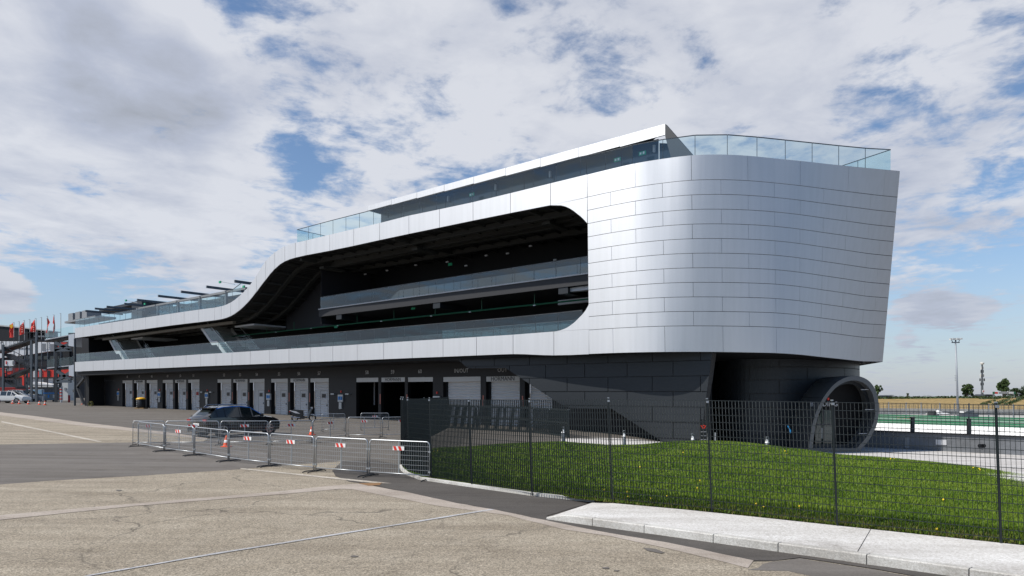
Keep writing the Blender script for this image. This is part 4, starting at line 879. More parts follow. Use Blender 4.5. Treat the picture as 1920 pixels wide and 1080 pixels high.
lean = [0, -.02, -.04, -.055, -.07, -.065, -.09, -.095, -.09, -.08, -.06, -.05]
F_ = thing('mesh_fence', 'dark green welded mesh fence with slim posts curving round the grass mound', 'fence', tuple(fp_[5]))
fence_run(F_, fp_, 2.05, lean, flat_d=.028)
F2 = thing('mesh_fence', 'short run of dark mesh fence going back from the curved corner behind the grass', 'fence', tuple(fp_[0]))
p2 = [fp_[0]+Vector((.06, .12, 0)), G(760, 853, .03), G(795, 827, .03), G(841, 803.5, .02)]
fence_run(F2, p2, 1.95, 0, flat_d=.028)
F3 = thing('yard_screen', 'low dark barred screen between the grass and the wide garage doors', 'fence', tuple(G(900, 805)))
p3 = [G(841, 802.5), G(893, 806), G(945, 808.5), G(1000, 811.5), G(1030, 815), G(1066, 820)]
fence_run(F3, p3, 1.40, 0, sv=.11, sh=.66, wv=.05, whz=.06, pw=.08)

# ------------------------------------------------------------------ crowd barriers
def make_barrier():
    r = thing('crowd_barrier', 'proto', 'barrier'); L_, H_, z0, rr = 2.0, 1.02, .13, .10; m = MB()
    pts = [Vector((-L_/2, 0, 0.02)), Vector((-L_/2, 0, H_-rr))]
    for k in range(1, 6): a = math.pi-k*math.pi/10; pts.append(Vector((-L_/2+rr+math.cos(a)*rr, 0, H_-rr+math.sin(a)*rr)))
    pts += [Vector((L_/2-rr, 0, H_))]
    for k in range(1, 6): a = math.pi/2-k*math.pi/10; pts.append(Vector((L_/2-rr+math.cos(a)*rr, 0, H_-rr+math.sin(a)*rr)))
    pts += [Vector((L_/2, 0, .02))]
    m.tube(pts, .019, 8); m.tube([(-L_/2, 0, z0), (L_/2, 0, z0)], .015, 6); obj('frame', m, M['galv'], r, smooth=True)
    m = MB()
    for i in range(1, 27): x = -L_/2+i*L_/27; m.bar((x, .008, z0), (x, .008, H_), .0045)
    for i in range(1, 7): z = z0+(H_-z0)*i/7; m.bar((-L_/2, -.003, z), (L_/2, -.003, z), .0075)
    obj('mesh_infill', m, M['galv'], r)
    m = MB(); m.bar((0, 0, z0), (0, 0, H_-.02), .028, .018); obj('middle_post', m, M['galv'], r)
    for s in (-1, 1):
        m = MB(); m.tube([(s*(L_/2-.04), -.36, .012), (s*(L_/2-.04), -.3, .035), (s*(L_/2-.04), .3, .035), (s*(L_/2-.04), .36, .012)], .016, 6); obj('foot', m, M['steel'], r)
        
        for zh_ in (.74, .2): m = MB(); m.box(s*L_/2-.03, s*L_/2+.03, -.02, .02, zh_, zh_+.04); obj('hinge', m, M['galv'], r)
    return r
def add_plate(r):
    m = MB(); m.box(-.19, .19, -.035, -.025, .765, .875); pl = obj('warning_plate', m, M['white'], r)
    for x in (-.13, .03):
        m = MB(); m.add([(x, -.038, .766), (x+.09, -.038, .766), (x+.04, -.038, .874), (x-.05, -.038, .874)], [(0, 1, 2, 3)]); m.add([(x, -.022, .766), (x+.09, -.022, .766), (x+.04, -.022, .874), (x-.05, -.022, .874)], [(0, 1, 2, 3)]); obj('stripe', m, M['red'], pl)
plain = make_barrier(); plate = make_barrier(); add_plate(plate)
grp = 'steel crowd barriers fencing off the car'
BR = [((258.8,837.6),(307.5,846.4),0,'near row, first at the left end, no warning plate'),((308.5,846.6),(363.6,854.2),1,'near row, second from the left, red and white plate'),
      ((364.8,854.5),(428,865.2),0,'near row, third from left, no plate'),((429.5,865.4),(504,874.8),1,'near row, in front of the car middle, bright plate'),
      ((506,875),(589,884.6),1,'near row, just right of the car nose'),((591.5,885),(689.5,893),1,'near row, second from the mesh fence'),((692,893.3),(806,901),1,'near row, its end touching the dark mesh fence'),
      ((248.5,835.5),(308,835),1,'far row, first at the left corner'),((310,835),(411,834.5),1,'far row, across the tail of the black car'),((413,834.5),(503,833.5),1,'far row, along the side of the black car'),
      ((505,833.3),(585,830.5),1,'far row, at the nose of the black car'),((586,829.5),(649,820.5),1,'far row, behind the small orange cone'),((652,820),(713.5,820),1,'far row, below the open garages'),
      ((716,820),(790,817),1,'far row, partly behind the mesh fence'),((676,806.5),(729,806),1,'farthest one, alone in front of the open garages'),((603,809.5),(647,808.5),0,'short far one between the scooter and the open garages')]
used = {0: False, 1: False}
for i, (a, b, k, d) in enumerate(BR):
    pa, pb = G(*a), G(*b); src = plate if k else plain
    o = src if not used[k] else copy_tree(src); used[k] = True
    o.location = (pa+pb)/2; v = pb-pa; o.rotation_euler = (0, -math.asin(max(-1, min(1, v.z/v.length))), math.atan2(v.y, v.x)); o.scale = (v.length/2.03, 1, .97)
    o['label'] = ('galvanised crowd barrier, '+d); o['group'] = grp

# ------------------------------------------------------------------ traffic cones
def make_cone():
    r = thing('traffic_cone', 'c', 'cone'); m = MB(); m.lathe([(.13, .03), (.09, .18), (.045, .38), (.025, .46), (0, .46)], 14); obj('body', m, M['orange'], r, smooth=True)
    m = MB(); m.box(-.17, .17, -.17, .17, 0, .03); obj('base', m, M['orange'], r)
    m = MB(); m.lathe([(.094, .18), (.069, .285), (.073, .285), (.098, .18)], 14); obj('sleeve', m, M['white'], r, smooth=True); return r
cn0 = make_cone(); first = True
for (x, y, lab) in [(424.5,838,'orange and white cone beside the near barriers at the car tail'),(584.5,815.5,'orange and white cone behind the far barriers, right of the car'),(23.7,757,'orange cone in front of the white hatchback rear door'),(36.2,757.3,'orange cone in front of the white hatchback front wheel'),(53.2,758,'orange cone at the nose of the white hatchback'),(73.8,758.9,'orange cone before the tall picture board, left of a close neighbour'),(84.3,759.4,'orange cone before the tall picture board edge, nearest to the grey waste container'),(155.4,758.3,'orange cone standing alone by the dark end columns of the pit building')]:
    o = cn0 if first else copy_tree(cn0); first = False; o.location = G(x, y); o['label'] = lab; o['group'] = 'orange traffic cones'; sc_ = 1.0 if y > 800 else 1.15; o.scale = (sc_,)*3

# ------------------------------------------------------------------ cars
def make_car(name, label, ST, body, wheels, rw=.34, windows=(2, 7), screen=((6, 7), ), rear=((2, 3), ), trim=None, rails=False, rearlamp=True, plateinfo=True):
    c = thing(name, label, 'car'); m = MB(); n = len(ST)
    def ring(s):
        x, wl, zl, wm, zm, wb, zb, wt, zt = s
        h = [(wl, zl), (wm, zm), (wb, zb), (wt, zt-.03), (wt*.6, zt+.005)]
        return [(x, -w_, z) for w_, z in h]+[(x, 0, zt+.015)]+[(x, w_, z) for w_, z in reversed(h)]
    rs = [ring(s) for s in ST]; k = 11; cut = set()
    for i in range(*windows):
        for j in (2, 7):
            if not ((Vector(rs[i+1][j])-Vector(rs[i+1][j+1])).length < .16 and (Vector(rs[i][j])-Vector(rs[i][j+1])).length < .16): cut.add((i, j))
    for (i, j_) in list(screen)+list(rear): cut.add((i, 4)); cut.add((i, 5))
    m.add([p for r_ in rs for p in r_], [(i*k+j, (i+1)*k+j, (i+1)*k+(j+1) % k, i*k+(j+1) % k) for i in range(n-1) for j in range(k) if (i, j) not in cut]+[tuple(range(k)), tuple(range((n-1)*k+k-1, (n-1)*k-1, -1))])
    me = m.mesh('body', True)
    try: me.set_sharp_from_angle(angle=R(32))
    except Exception: pass
    bo = obj('body', me, body, c)
    def pane(p, ins, off, nm='window'):
        cen = sum((Vector(q) for q in p), Vector())/len(p); nn = (Vector(p[1])-Vector(p[0])).cross(Vector(p[3])-Vector(p[0])).normalized()
        if nn.dot(cen-Vector((0, 0, .7))) < 0: nn = -nn
        q = [Vector(v).lerp(cen, ins) for v in p]; mm = MB(); mm.prism([tuple(v+nn*(off)) for v in q], -nn*.03); return obj(nm, mm, M['carglass'], c)
    for j in (2, 7):
        for i in range(*windows):
            if (i, j) not in cut: continue
            mm = MB(); A0, A1, B1, B0 = [Vector(v) for v in (rs[i][j], rs[i][j+1], rs[i+1][j+1], rs[i+1][j])]; mm.add([tuple(A0.lerp(B0, u/5).lerp(A1.lerp(B1, u/5), v/5)) for v in range(6) for u in range(6)], [(v*6+u, v*6+u+1, (v+1)*6+u+1, (v+1)*6+u) for v in range(5) for u in range(5)]); obj('window', mm, M['carglass'], c, smooth=True)
            mm = MB(); mm.bar(rs[i][j], rs[i][j+1], .07, .04); obj('pillar', mm, body, c)
    for nm, lst in (('windscreen', screen), ('rear_window', rear)):
        for (i, _) in lst:
            mm = MB(); mm.add([rs[i][4], rs[i][5], rs[i][6], rs[i+1][4], rs[i+1][5], rs[i+1][6]], [(0, 1, 4, 3), (1, 2, 5, 4)]); obj(nm, mm, M['carglass'], c)
    for x, side in [(x, s) for x in wheels for s in (-1, 1)]:
        y = side*(ST[3][3]-.10); m = MB(); m.ring((x, y-side*.0, rw), (0, side, 0), rw*.60, rw, .12, 24); m.ring((x, y-side*.1, rw), (0, side, 0), .0, rw*.97, .1, 24)
        wh = obj('wheel', m, M['rubber'], c); m = MB(); m.ring((x, y+side*.07, rw), (0, side, 0), .0, rw*.16, .05, 12)
        for q in range(5):
            a = q*2*math.pi/5; m.bar((x, y+side*.09, rw), (x+math.cos(a)*rw*.62, y+side*.10, rw+math.sin(a)*rw*.62), .07, .03)
        m.ring((x, y+side*.08, rw), (0, side, 0), rw*.58, rw*.66, .045, 24); obj('rim', m, M['chrome'], wh)
        m = MB(); m.ring((x, y-side*.02, rw+.02), (0, side, 0), rw*1.03, rw*1.16, .135, 24); obj('wheel_arch', m, M['black'], c)
    s0, sN = ST[1], ST[-2]
    for side in (-1, 1):
        m = MB(); m.box(ST[0][0]-.01, ST[1][0]+.14, side*.50 if side > 0 else -.78, .78 if side > 0 else -.50, .80, .90); obj('tail_light', m, M['redd'], c)
        m = MB(); m.box(ST[-2][0]-.10, ST[-1][0]-.03, side*.46 if side > 0 else -.72, .72 if side > 0 else -.46, .62, .71); obj('headlight', m, M['white'], c)
        m = MB(); x = ST[windows[1]][0]-.25; m.box(x-.06, x+.06, side*.86 if side > 0 else -1.0, 1.0 if side > 0 else -.86, .98, 1.10); obj('mirror', m, body, c)
    m = MB(); m.box(ST[0][0]-.03, ST[0][0]+.01, -.24, .24, .60, .71); obj('number_plate', m, M['white'], c)
    m = MB(); m.box(ST[0][0]-.02, ST[0][0]+.2, -.72, .72, .28, .46); obj('bumper', m, M['black'], c)
    m = MB()
    for side in (-1, 1): m = MB(); m.box(ST[3][0], ST[-3][0], side*(ST[3][3]+.0)-.02, side*(ST[3][3]+.0)+.02, .22, .34); obj('sill', m, M['black'], c)
    if trim:
        for side, j in ((-1, 3), (1, 7)):
            m = MB(); pts = [Vector(rs[i][j])+Vector((0, side*.012, -.01)) for i in range(windows[0]+1, windows[1]+1)]; m.tube(pts, .022, 5); obj('window_trim', m, trim, c)
    if rails:
        for side in (-1, 1):
            m = MB(); m.tube([(ST[3][0]+.1, side*.52, ST[3][8]+.03), (ST[3][0]+.25, side*.52, ST[4][8]+.07), (ST[6][0]-.2, side*.52, ST[5][8]+.05), (ST[6][0], side*.52, ST[6][8]+.02)], .018, 6); obj('roof_rail', m, M['chrome'], c)
        m = MB(); m.box(ST[3][0]-.22, ST[3][0]+.1, -.6, .6, ST[3][8]-.01, ST[3][8]+.03); obj('spoiler', m, body, c)
    return c
SUV = [(-2.12,.60,.46,.76,.62,.74,.82,.62,.88),(-2.04,.80,.28,.85,.60,.82,.93,.70,1.00),(-1.92,.83,.22,.87,.58,.83,.97,.68,1.08),(-1.52,.84,.20,.87,.58,.83,.98,.62,1.44),(-1.1,.84,.20,.87,.58,.83,.98,.61,1.53),(-.30,.84,.20,.87,.58,.83,.97,.61,1.55),(.35,.84,.20,.87,.58,.83,.96,.60,1.48),(1.05,.84,.20,.87,.58,.83,.95,.68,1.05),(1.62,.83,.22,.86,.58,.80,.90,.66,.96),(1.98,.78,.26,.82,.55,.72,.76,.6,.84),(2.12,.64,.36,.7,.52,.62,.64,.5,.70)]
suv = make_car('parked_car', 'black estate-style suv with a blue roofline strip parked between the barriers', SUV, M['carblack'], (-1.30, 1.30), .35, (2, 7), trim=M['bluetrim'], rails=True)
suv.location = GT(443, 32.3); suv.location.z = -TILT*suv.location.x; suv.rotation_euler = (0, 0, R(58)); suv.scale = (1, 1, .97)
HB = [(-1.86,.60,.42,.72,.62,.70,.86,.62,.95),(-1.82,.76,.28,.80,.60,.76,.95,.68,1.15),(-1.76,.78,.22,.81,.58,.77,.98,.64,1.45),(-1.5,.78,.20,.81,.58,.77,.98,.62,1.56),(-.9,.78,.20,.81,.58,.77,.98,.62,1.58),(-.1,.78,.20,.81,.58,.77,.97,.61,1.56),(.45,.78,.20,.81,.58,.77,.96,.60,1.50),(1.05,.78,.20,.81,.58,.77,.95,.66,1.08),(1.5,.77,.22,.80,.58,.74,.88,.64,.98),(1.78,.72,.26,.76,.55,.68,.74,.58,.84),(1.86,.6,.36,.66,.52,.58,.62,.5,.70)]
hb = make_car('parked_car', 'small white hatchback parked behind the row of orange cones', HB, M['carwhite'], (-1.2, 1.18), .31, (2, 7))
p = G(23, 755.6); hb.location = p; hb.rotation_euler = (0, 0, R(-4)); hb.scale = (1.28, 1.15, 1.13)
JP = [(-2.0,.70,.5,.84,.66,.84,.95,.76,1.02),(-1.96,.84,.34,.90,.66,.88,1.05,.80,1.3),(-1.9,.86,.3,.90,.64,.88,1.1,.78,1.62),(-1.6,.86,.30,.90,.64,.88,1.1,.76,1.70),(-.9,.86,.30,.90,.64,.88,1.1,.76,1.71),(-.1,.86,.30,.90,.64,.88,1.1,.76,1.70),(.55,.86,.30,.90,.64,.88,1.08,.74,1.66),(1.0,.86,.30,.90,.64,.88,1.06,.78,1.18),(1.6,.86,.32,.90,.64,.86,1.0,.78,1.10),(1.92,.82,.36,.88,.62,.82,.90,.74,1.0),(2.0,.76,.5,.82,.62,.76,.8,.66,.9)]
jp = make_car('parked_car', 'boxy white off-roader parked just behind the white hatchback', JP, M['carwhite'], (-1.25, 1.25), .38, (2, 7))
p = GT(41, 107.5); p.z = -TILT*p.x; jp.location = p; jp.rotation_euler = (0, 0, R(-10)); jp.scale = (1.1, 1.05, 1.12)

# ------------------------------------------------------------------ scooter
s_ = thing('scooter', 'dark motor scooter on its stand in front of garage 57', 'scooter', tuple(G(569, 790.5)), R(4))
for x, r_ in ((-.62, .25), (.64, .27)):
    m = MB(); pts = [(x+math.cos(a)*r_*.84, 0, r_+math.sin(a)*r_*.84) for a in [k*math.pi/12 for k in range(25)]]; m.tube(pts, .055, 6, False); wv_ = obj('wheel', m, M['rubber'], s_, smooth=True)
    m = MB(); m.ring((x, -.04, r_), (0, 1, 0), .0, .06, .08, 10)
    for q in range(5): a = q*1.257; m.bar((x, 0, r_), (x+math.cos(a)*r_*.75, 0, r_+math.sin(a)*r_*.75), .03)
    obj('rim', m, M['chrome'], wv_)
def hull(nm, pts, w_, mt, par=None, sm=False):
    m = MB(); m.prism([(x, -w_/2, z) for x, z in pts], (0, w_, 0)); return obj(nm, m, mt, par or s_)
hull('rear_body', [(-.95, .80), (-.75, .45), (-.45, .35), (-.1, .36), (.0, .55), (-.05, .72), (-.55, .84)], .26, M['black']); hull('side_panel', [(-.98, .82), (-.55, .62), (-.2, .58), (-.5, .76)], .29, M['lgrey']); hull('windshield', [(.50, .98), (.56, .98), (.44, 1.22), (.41, 1.22)], .3, M['steel'])
hull('seat', [(-.80, .80), (-.70, .90), (-.35, .86), (-.1, .84), (.02, .78), (-.05, .70)], .27, M['black'])
hull('footboard', [(-.2, .25), (.35, .25), (.42, .34), (-.1, .36)], .3, M['black'])
hull('leg_shield', [(.30, .28), (.40, .28), (.62, .92), (.55, .98), (.42, .75)], .34, M['greysteel'])
hull('front_mudguard', [(.42, .45), (.60, .57), (.82, .52), (.88, .40), (.66, .50)], .15, M['lgrey'])
m = MB(); m.tube([(.66, 0, .27), (.55, 0, .95)], .03, 6); m.tube([(.42, -.3, .98), (.5, 0, 1.02), (.42, .3, .98)], .02, 6); obj('handlebar', m, M['steel'], s_)
m = MB(); m.box(.52, .66, -.1, .1, .92, 1.06); obj('headlight', m, M['lgrey'], s_)
m = MB(); m.tube([(-.2, -.16, .3), (-.62, -.19, .30), (-.85, -.2, .40)], [.03, .05, .045], 8); obj('exhaust', m, M['chrome'], s_)
m = MB(); m.box(-1.0, -.92, -.1, .1, .70, .78); obj('tail_light', m, M['redd'], s_)
m = MB(); m.tube([(-.15, -.1, .28), (-.2, -.2, 0)], .015, 5); m.box(-.4, .05, -.12, .12, .2, .42); obj('engine', m, M['steel'], s_)

# ------------------------------------------------------------------ black bin with a yellow lid
bn = thing('waste_drum', 'tall black waste drum with a yellow lid in front of garage 47', 'bin', tuple(G(264.5, 766.3))); bn.scale = (.88, .88, .92)
m = MB(); m.lathe([(0, .12), (.52, .12), (.55, .3), (.55, 1.18), (.5, 1.22)], 20); obj('drum', m, M['black'], bn, smooth=True)
m = MB(); m.lathe([(.6, 1.18), (.6, 1.24), (.45, 1.36), (.2, 1.42), (0, 1.43)], 20); obj('lid', m, M['yellow'], bn, smooth=True)
m = MB(); m.box(-.6, .6, -.5, .5, 0, .12); obj('pallet', m, mat('pallet_wood', (.35, .22, .1), .8), bn)
m = MB()
for z in (.3, .55, .8, 1.05): m = MB(); m.box(-.28, -.20, -.57, -.52, z-.03, z+.03); obj('reflector', m, M['lgrey'], bn)
yt = thing('hose_trolley', 'yellow-green hose trolley by the dark end wall', 'trolley', tuple(G(170, 762.5)))
yt.scale = (.6, .6, .6); m = MB(); m.ring((0, -.2, .62), (0, 1, 0), .2, .5, .4, 16); obj('reel', m, mat('olive_reel', (.12, .11, .02), .6), yt); m = MB(); m.bar((-.45, -.25, 0), (-.2, -.25, 1.15), .05); m.bar((.45, -.25, 0), (.2, -.25, 1.15), .05); m.bar((-.9, -.25, .95), (-.2, -.25, 1.15), .05); obj('stand', m, M['steel'], yt)

# ------------------------------------------------------------------ bollard lights and totem by the plinth
def bollard():
    r = thing('bollard_light', 'b', 'bollard light'); m = MB(); m.lathe([(.075, 0), (.075, .72), (0, .72)], 12); obj('post', m, M['greysteel'], r, smooth=True)
    m = MB(); m.lathe([(.07, .95), (.075, .98), (0, 1.0)], 12); obj('cap', m, M['greysteel'], r)
    m = MB(); m.lathe([(.09, .72), (.03, .86), (0, .9)], 12); obj('reflector', m, M['white'], r)
    m = MB()
    for a in range(4): m.bar((.065*math.cos(a*1.57+.7), .065*math.sin(a*1.57+.7), .72), (.065*math.cos(a*1.57+.7), .065*math.sin(a*1.57+.7), .96), .014)
    obj('cage', m, M['galv'], r); return r
b0 = bollard(); first = True
for x, ytop, t_, lab in ((1056,800,29.5,'slim grey bollard light in front of the low barred screen'),(1170,806.5,28.2,'slim grey bollard light before the dark undercroft opening'),(1299,812,27.5,'bollard light on the mound beside the black information totem'),(1438.5,818,27.0,'bollard light before the curved wall left of the round portal')):
    o = b0 if first else copy_tree(b0); first = False; p = P(x, ytop, t_); p.z -= 1.0; o.location = p; o['label'] = lab; o['group'] = 'bollard lights round the lawn'
    m = MB(); m.bar((p.x, p.y, p.z-1.2), (p.x, p.y, p.z+.02), .12)
    f_ = MB(); f_.lathe([(.07, -1.0), (.07, .02)], 10); obj('footing', f_, M['greysteel'], o)
tt = P(1318.5, 786, 29.0); to = thing('totem_sign', 'black information totem with a red emblem beside the dark plinth', 'sign', (tt.x, tt.y, tt.z-1.9))
m = MB(); m.box(-.17, .17, -.05, .05, 0, 1.9); obj('slab', m, M['black'], to)
m = MB()
for a, b_ in (((-.12, 1.62), (-.02, 1.50)), ((.12, 1.62), (.02, 1.50)), ((-.06, 1.50), (.06, 1.50)), ((-.05, 1.62), (.05, 1.62))): m.bar((a[0], -.06, a[1]), (b_[0], -.06, b_[1]), .01, .035)
obj('emblem', m, mat('emblem_red', (.8, .05, .02), .5), to)
m = MB()
for z in (1.32, 1.14, .97, .80): 
    for x in (-.12, -.07, -.02, .03, .08): m.box(x, x+.03+.01*((int(x*100)+int(z*10)) % 2), -.056, -.05, z, z+.025)
obj('text_line', m, M['lgrey'], to); m = MB(); m.box(.08, .13, -.056, -.05, .4, .62); obj('arrow_block', m, M['red'], to)
for x, lab in ((1327.5, 'thin steel stake left of its twin beside the totem'), (1341, 'thin steel stake right of its twin beside the dark recess')):
    p = P(x, 811, 29.5); m = MB(); m.tube([(p.x, p.y, p.z-1.2), (p.x, p.y, p.z)], .03, 6); tag(obj('stake', m, M['galv']), lab, 'stake', 'thin steel stakes by the totem')
p = P(1479.5, 806, 33.5); m = MB(); m.bar((p.x-.08, p.y, p.z+.22), (p.x+.04, p.y-.01, p.z+.0), .05); m.bar((p.x+.04, p.y-.01, p.z), (p.x+.05, p.y-.01, p.z-.16), .07)
tag(obj('wind_ribbon', m, mat('cyan_ribbon', (.02, .35, .7), .4)), 'small green-blue ribbon hanging on the curved wall by the portal', 'ribbon')

# ------------------------------------------------------------------ far left: paddock building, stair tower, flags
T0 = 150.
pb = thing('paddock_building', 'red, white and black paddock building with a chequered front behind the stair tower', 'building', tuple(P(20, 752, T0)))
def flat(name, poly, t, m_, parent=None, thick=.4, world=True):
    mb_ = MB(); mb_.prism([tuple(P(x, y, t)) for x, y in poly], (0, thick, 0)); return obj(name, mb_, m_, parent, world=world)
flat('rear_wall', [(-120,760),(-120,640),(172,640),(172,760)], T0+1.2, mat('grey_hall', (.10, .10, .10), .7), pb, 8)
flat('rear_wall', [(128,760),(128,624),(174,624),(174,760)], T0+1, mat('grey_hall_side', (.03, .03, .032), .7), pb, 6)
flat('roof_block', [(-120,604),(0,611.5),(52,616.5),(52,640),(-120,640)], T0+.1, M['wallA'], pb, 6)
flat('roof_trim', [(-120,601),(0,609),(52,614.5),(92,619.5),(92,621.5),(52,616.5),(0,611.5),(-120,604)], T0-.1, M['offwhite'], pb, 4)
rfb = flat('rear_range', [(52,616.5),(92,621),(92,632),(52,632)], T0+2, M['offwhite'], pb, 3)
for x in (56, 64, 71, 78): flat('window', [(x,619.5),(x+4.5,620),(x+4.5,629),(x,629)], T0+1.9, M['dark'], rfb, .05)
ww = flat('white_wall', [(-120,640),(102,640),(102,657),(60,664),(-30,675),(-120,676)], T0, M['white'], pb, .6)
text('Misano World Circuit', .52, P(38, 653.5, T0-.05), M['dark'], ww, right=(1, 0, 0), out=(0, -1, 0), name='wall_lettering', depth=.02, sx=1.)
for x, y, w__, m_ in ((79,644,6.5,'midgrey'),(86,641,6.5,'offwhite'),(94,645,7,'midgrey')): flat('grey_square', [(x,y),(x+w__,y),(x+w__,y+14),(x,y+14)], T0-.06, M[m_], ww, .05)
flat('red_panel', [(103,642),(125,642),(125,656),(103,656)], T0-1, M['red'], pb, .3)
flat('window_band', [(-120,672),(0,668),(60,662),(130,656),(130,690),(-120,690)], T0+.5, M['wallA'], pb, .6)
for x in (36, 52, 70, 82, 94, 108): flat('window', [(x,668),(x+7,667),(x+7,674),(x,674)], T0+.4, M['glassD'], pb, .05)
flat('notice_panel', [(8,675.5),(27,675.5),(27,686),(8,686)], T0-1, M['white'], pb, .2)
flat('notice_mark', [(10.5,677),(12.5,677),(12.5,683),(10.5,683)], T0-1.1, M['red'], pb, .05); flat('notice_mark', [(23,677),(25.5,677),(25.5,684),(23,684)], T0-1.1, M['midgrey'], pb, .05)
rd = flat('red_fascia', [(-120,690),(130,690),(130,706.5),(-120,709)], T0-.5, M['red'], pb, .6)
for i, (x, y0, y1, m_) in enumerate([(17,687,695,'offwhite'),(10,690,696,'midgrey'),(23,702,708.5,'offwhite'),(62,694.5,707.5,'offwhite'),(73,694.5,707.3,'midgrey'),(88,694.5,707,'wallA'),(66,690.6,694.5,'midgrey'),(80,690.6,694.5,'midgrey'),(70,690.6,694.5,'offwhite'),(100,690.6,694,'offwhite')]): flat('chequer_square', [(x,y0),(x+6,y0),(x+6,y1),(x,y1)], T0-.6, M[m_], rd, .05)
flat('base_wall', [(-120,707),(130,705),(130,756),(-120,756)], T0+.3, mat('grey_shed', (.16, .15, .145), .7), pb, .5)
for x in (60, 72, 90): flat('door', [(x,710),(x+9,709.5),(x+9,720),(x,720)], T0+.2, M['offwhite'], pb, .1)
flat('awning', [(62,716),(80,719),(97,721),(97,722.5),(60,721)], T0-4, M['white'], pb, 3)
# stair tower
st = thing('stair_tower', 'dark steel zigzag stair tower with bridges to the pit building', 'staircase', tuple(G(60, 757)))
TS = 104.
def sp3(nm, poly, t=TS, m_=None, th=2.2): mb_ = MB(); mb_.prism([tuple(P(x, y, t)) for x, y in poly], (0, th, 0)); return obj(nm, mb_, m_ or M['steel'], st, world=True)
for x0, x1, y0, y1, t_ in ((3.4,6.6,646,757,TS-.3),(48,51,641,757,TS+2.5),(56.6,59.6,638,757,TS-.3),(65.6,69,622,757,TS-.5),(102,106.5,642,756,TS-.4),(110,111.5,642,756,TS+3)):
    m = MB(); a, b_ = P(x0, y0, t_), P(x1, y1, t_); m.box(a.x, b_.x, t_, t_+.25, -TILT*a.x, a.z); obj('column', m, M['greysteel'] if x0 < 80 else M['steel'], st, world=True)
def flight(x0, y0, x1, y1, t=TS, w_=2.0):
    m = MB(); m.prism([tuple(P(x, y, t)) for x, y in ((x0,y0-1.5),(x1,y1-1.5),(x1,y1+2),(x0,y0+2))], (0, w_, 0)); fl_ = obj('flight', m, M['steel'], st, world=True)
    for tt_ in (t, t+w_):
        m = MB()
        a, b_ = P(x0, y0-1.5, tt_), P(x1, y1-1.5, tt_); h_ = Vector((0, 0, 1.15)); m.bar(a+h_, b_+h_, .07); m.bar(a+h_*.08, b_+h_*.08, .05); n = max(4, int((b_-a).length/.7))
        for k in range(n+1): m.bar(a.lerp(b_, k/n), a.lerp(b_, k/n)+h_, .03 if k % 4 else .06)
        obj('railing', m, M['steel'], fl_, world=True)
flight(3,655,56,637.5); flight(56,637.5,84,638); flight(6,664,57,688.5); flight(57,689,88,690.5); flight(13,706,54,690); flight(9,714,31,727); flight(-6,660,6,656); flight(-10,708,12,707)
for (x0, y0, x1, y1, yy0, yy1) in ((84,637.5,131,628.5,0,0),(88,690.5,131,686,0,0)):
    m = MB(); m.prism([tuple(P(x, y, TS-.2)) for x, y in ((x0,y0-1.2),(x1,y1-1.2),(x1,y1+.6),(x0,y0+.6))], (0, 2.6, 0)); br = obj('bridge_deck', m, M['lgrey'], st, world=True)
    m = MB(); m.prism([tuple(P(x, y, TS)) for x, y in ((x0,y0+.6),(x1,y1+.6),(x1,y1+4),(x0,y0+2.6))], (0, 2.4, 0)); obj('bridge_girder', m, M['steel'], br, world=True)
    m = MB(); a, b_ = P(x0, y0-1.2, TS-.15), P(x1+6, y1-2.4, TS-.15)
    for k in range(7):
        p, q = a.lerp(b_, (k+.03)/7), a.lerp(b_, (k+.97)/7); m.prism([tuple(p), tuple(q), tuple(q+Vector((0, 0, 1.3))), tuple(p+Vector((0, 0, 1.3)))], (0, .02, 0))
    obj('side_glass', m, M['glassR'], br, world=True)
for (a, b_) in (((104,643),(133,655)),((104,657),(133,644)),((104,657),(133,656)),((108,696),(133,712)),((108,714),(133,698)),((106,715),(133,715))):
    m = MB(); m.bar(P(*a, TS-.3), P(*b_, TS-.3), .45); obj('cross_brace', m, M['greysteel'], st, world=True)
# flags
FL = [(26.2,604,633.5,[(17.2,609.5),(24,605.3),(26.5,633.8),(18,632.5),(18.6,621),(18.2,615)],'red flag with a yellow shield, leftmost of the row',True),
      (46,600,627,[(37.5,609.5),(44.5,603.2),(45.8,626.5),(36.6,630),(37.4,618)],'red flag, second from the left above the stair tower',False),
      (67.2,596.5,623,[(57.5,606.5),(66.3,599),(66.6,622),(58,623)],'red flag, middle one above the stair landing',False),
      (89.5,592.5,625,[(88,596),(90.5,597.5),(93.7,604.5),(90,616),(88.6,624.5),(85,624.3),(89.3,611),(89.2,603)],'red flag curling in the wind, second from the right',False),
      (101.6,590,623,[(101.5,591.5),(102.7,601),(102.3,624),(100,624),(100.3,610),(97.8,604.5)],'narrow red flag, rightmost above the bridge',False)]
poles = [(26.2,604),(36,602.5),(46,600.5),(56,598.5),(67.5,596.5),(78,594.8),(89.3,592.5),(101.6,590),(114,587.2)]
TF_ = 122.
fcl = mat('flag_red', (.72, .035, .02), .7); fcl2 = mat('flag_print', (.75, .35, .28), .7)
fi = {round(f[0]): f for f in FL}
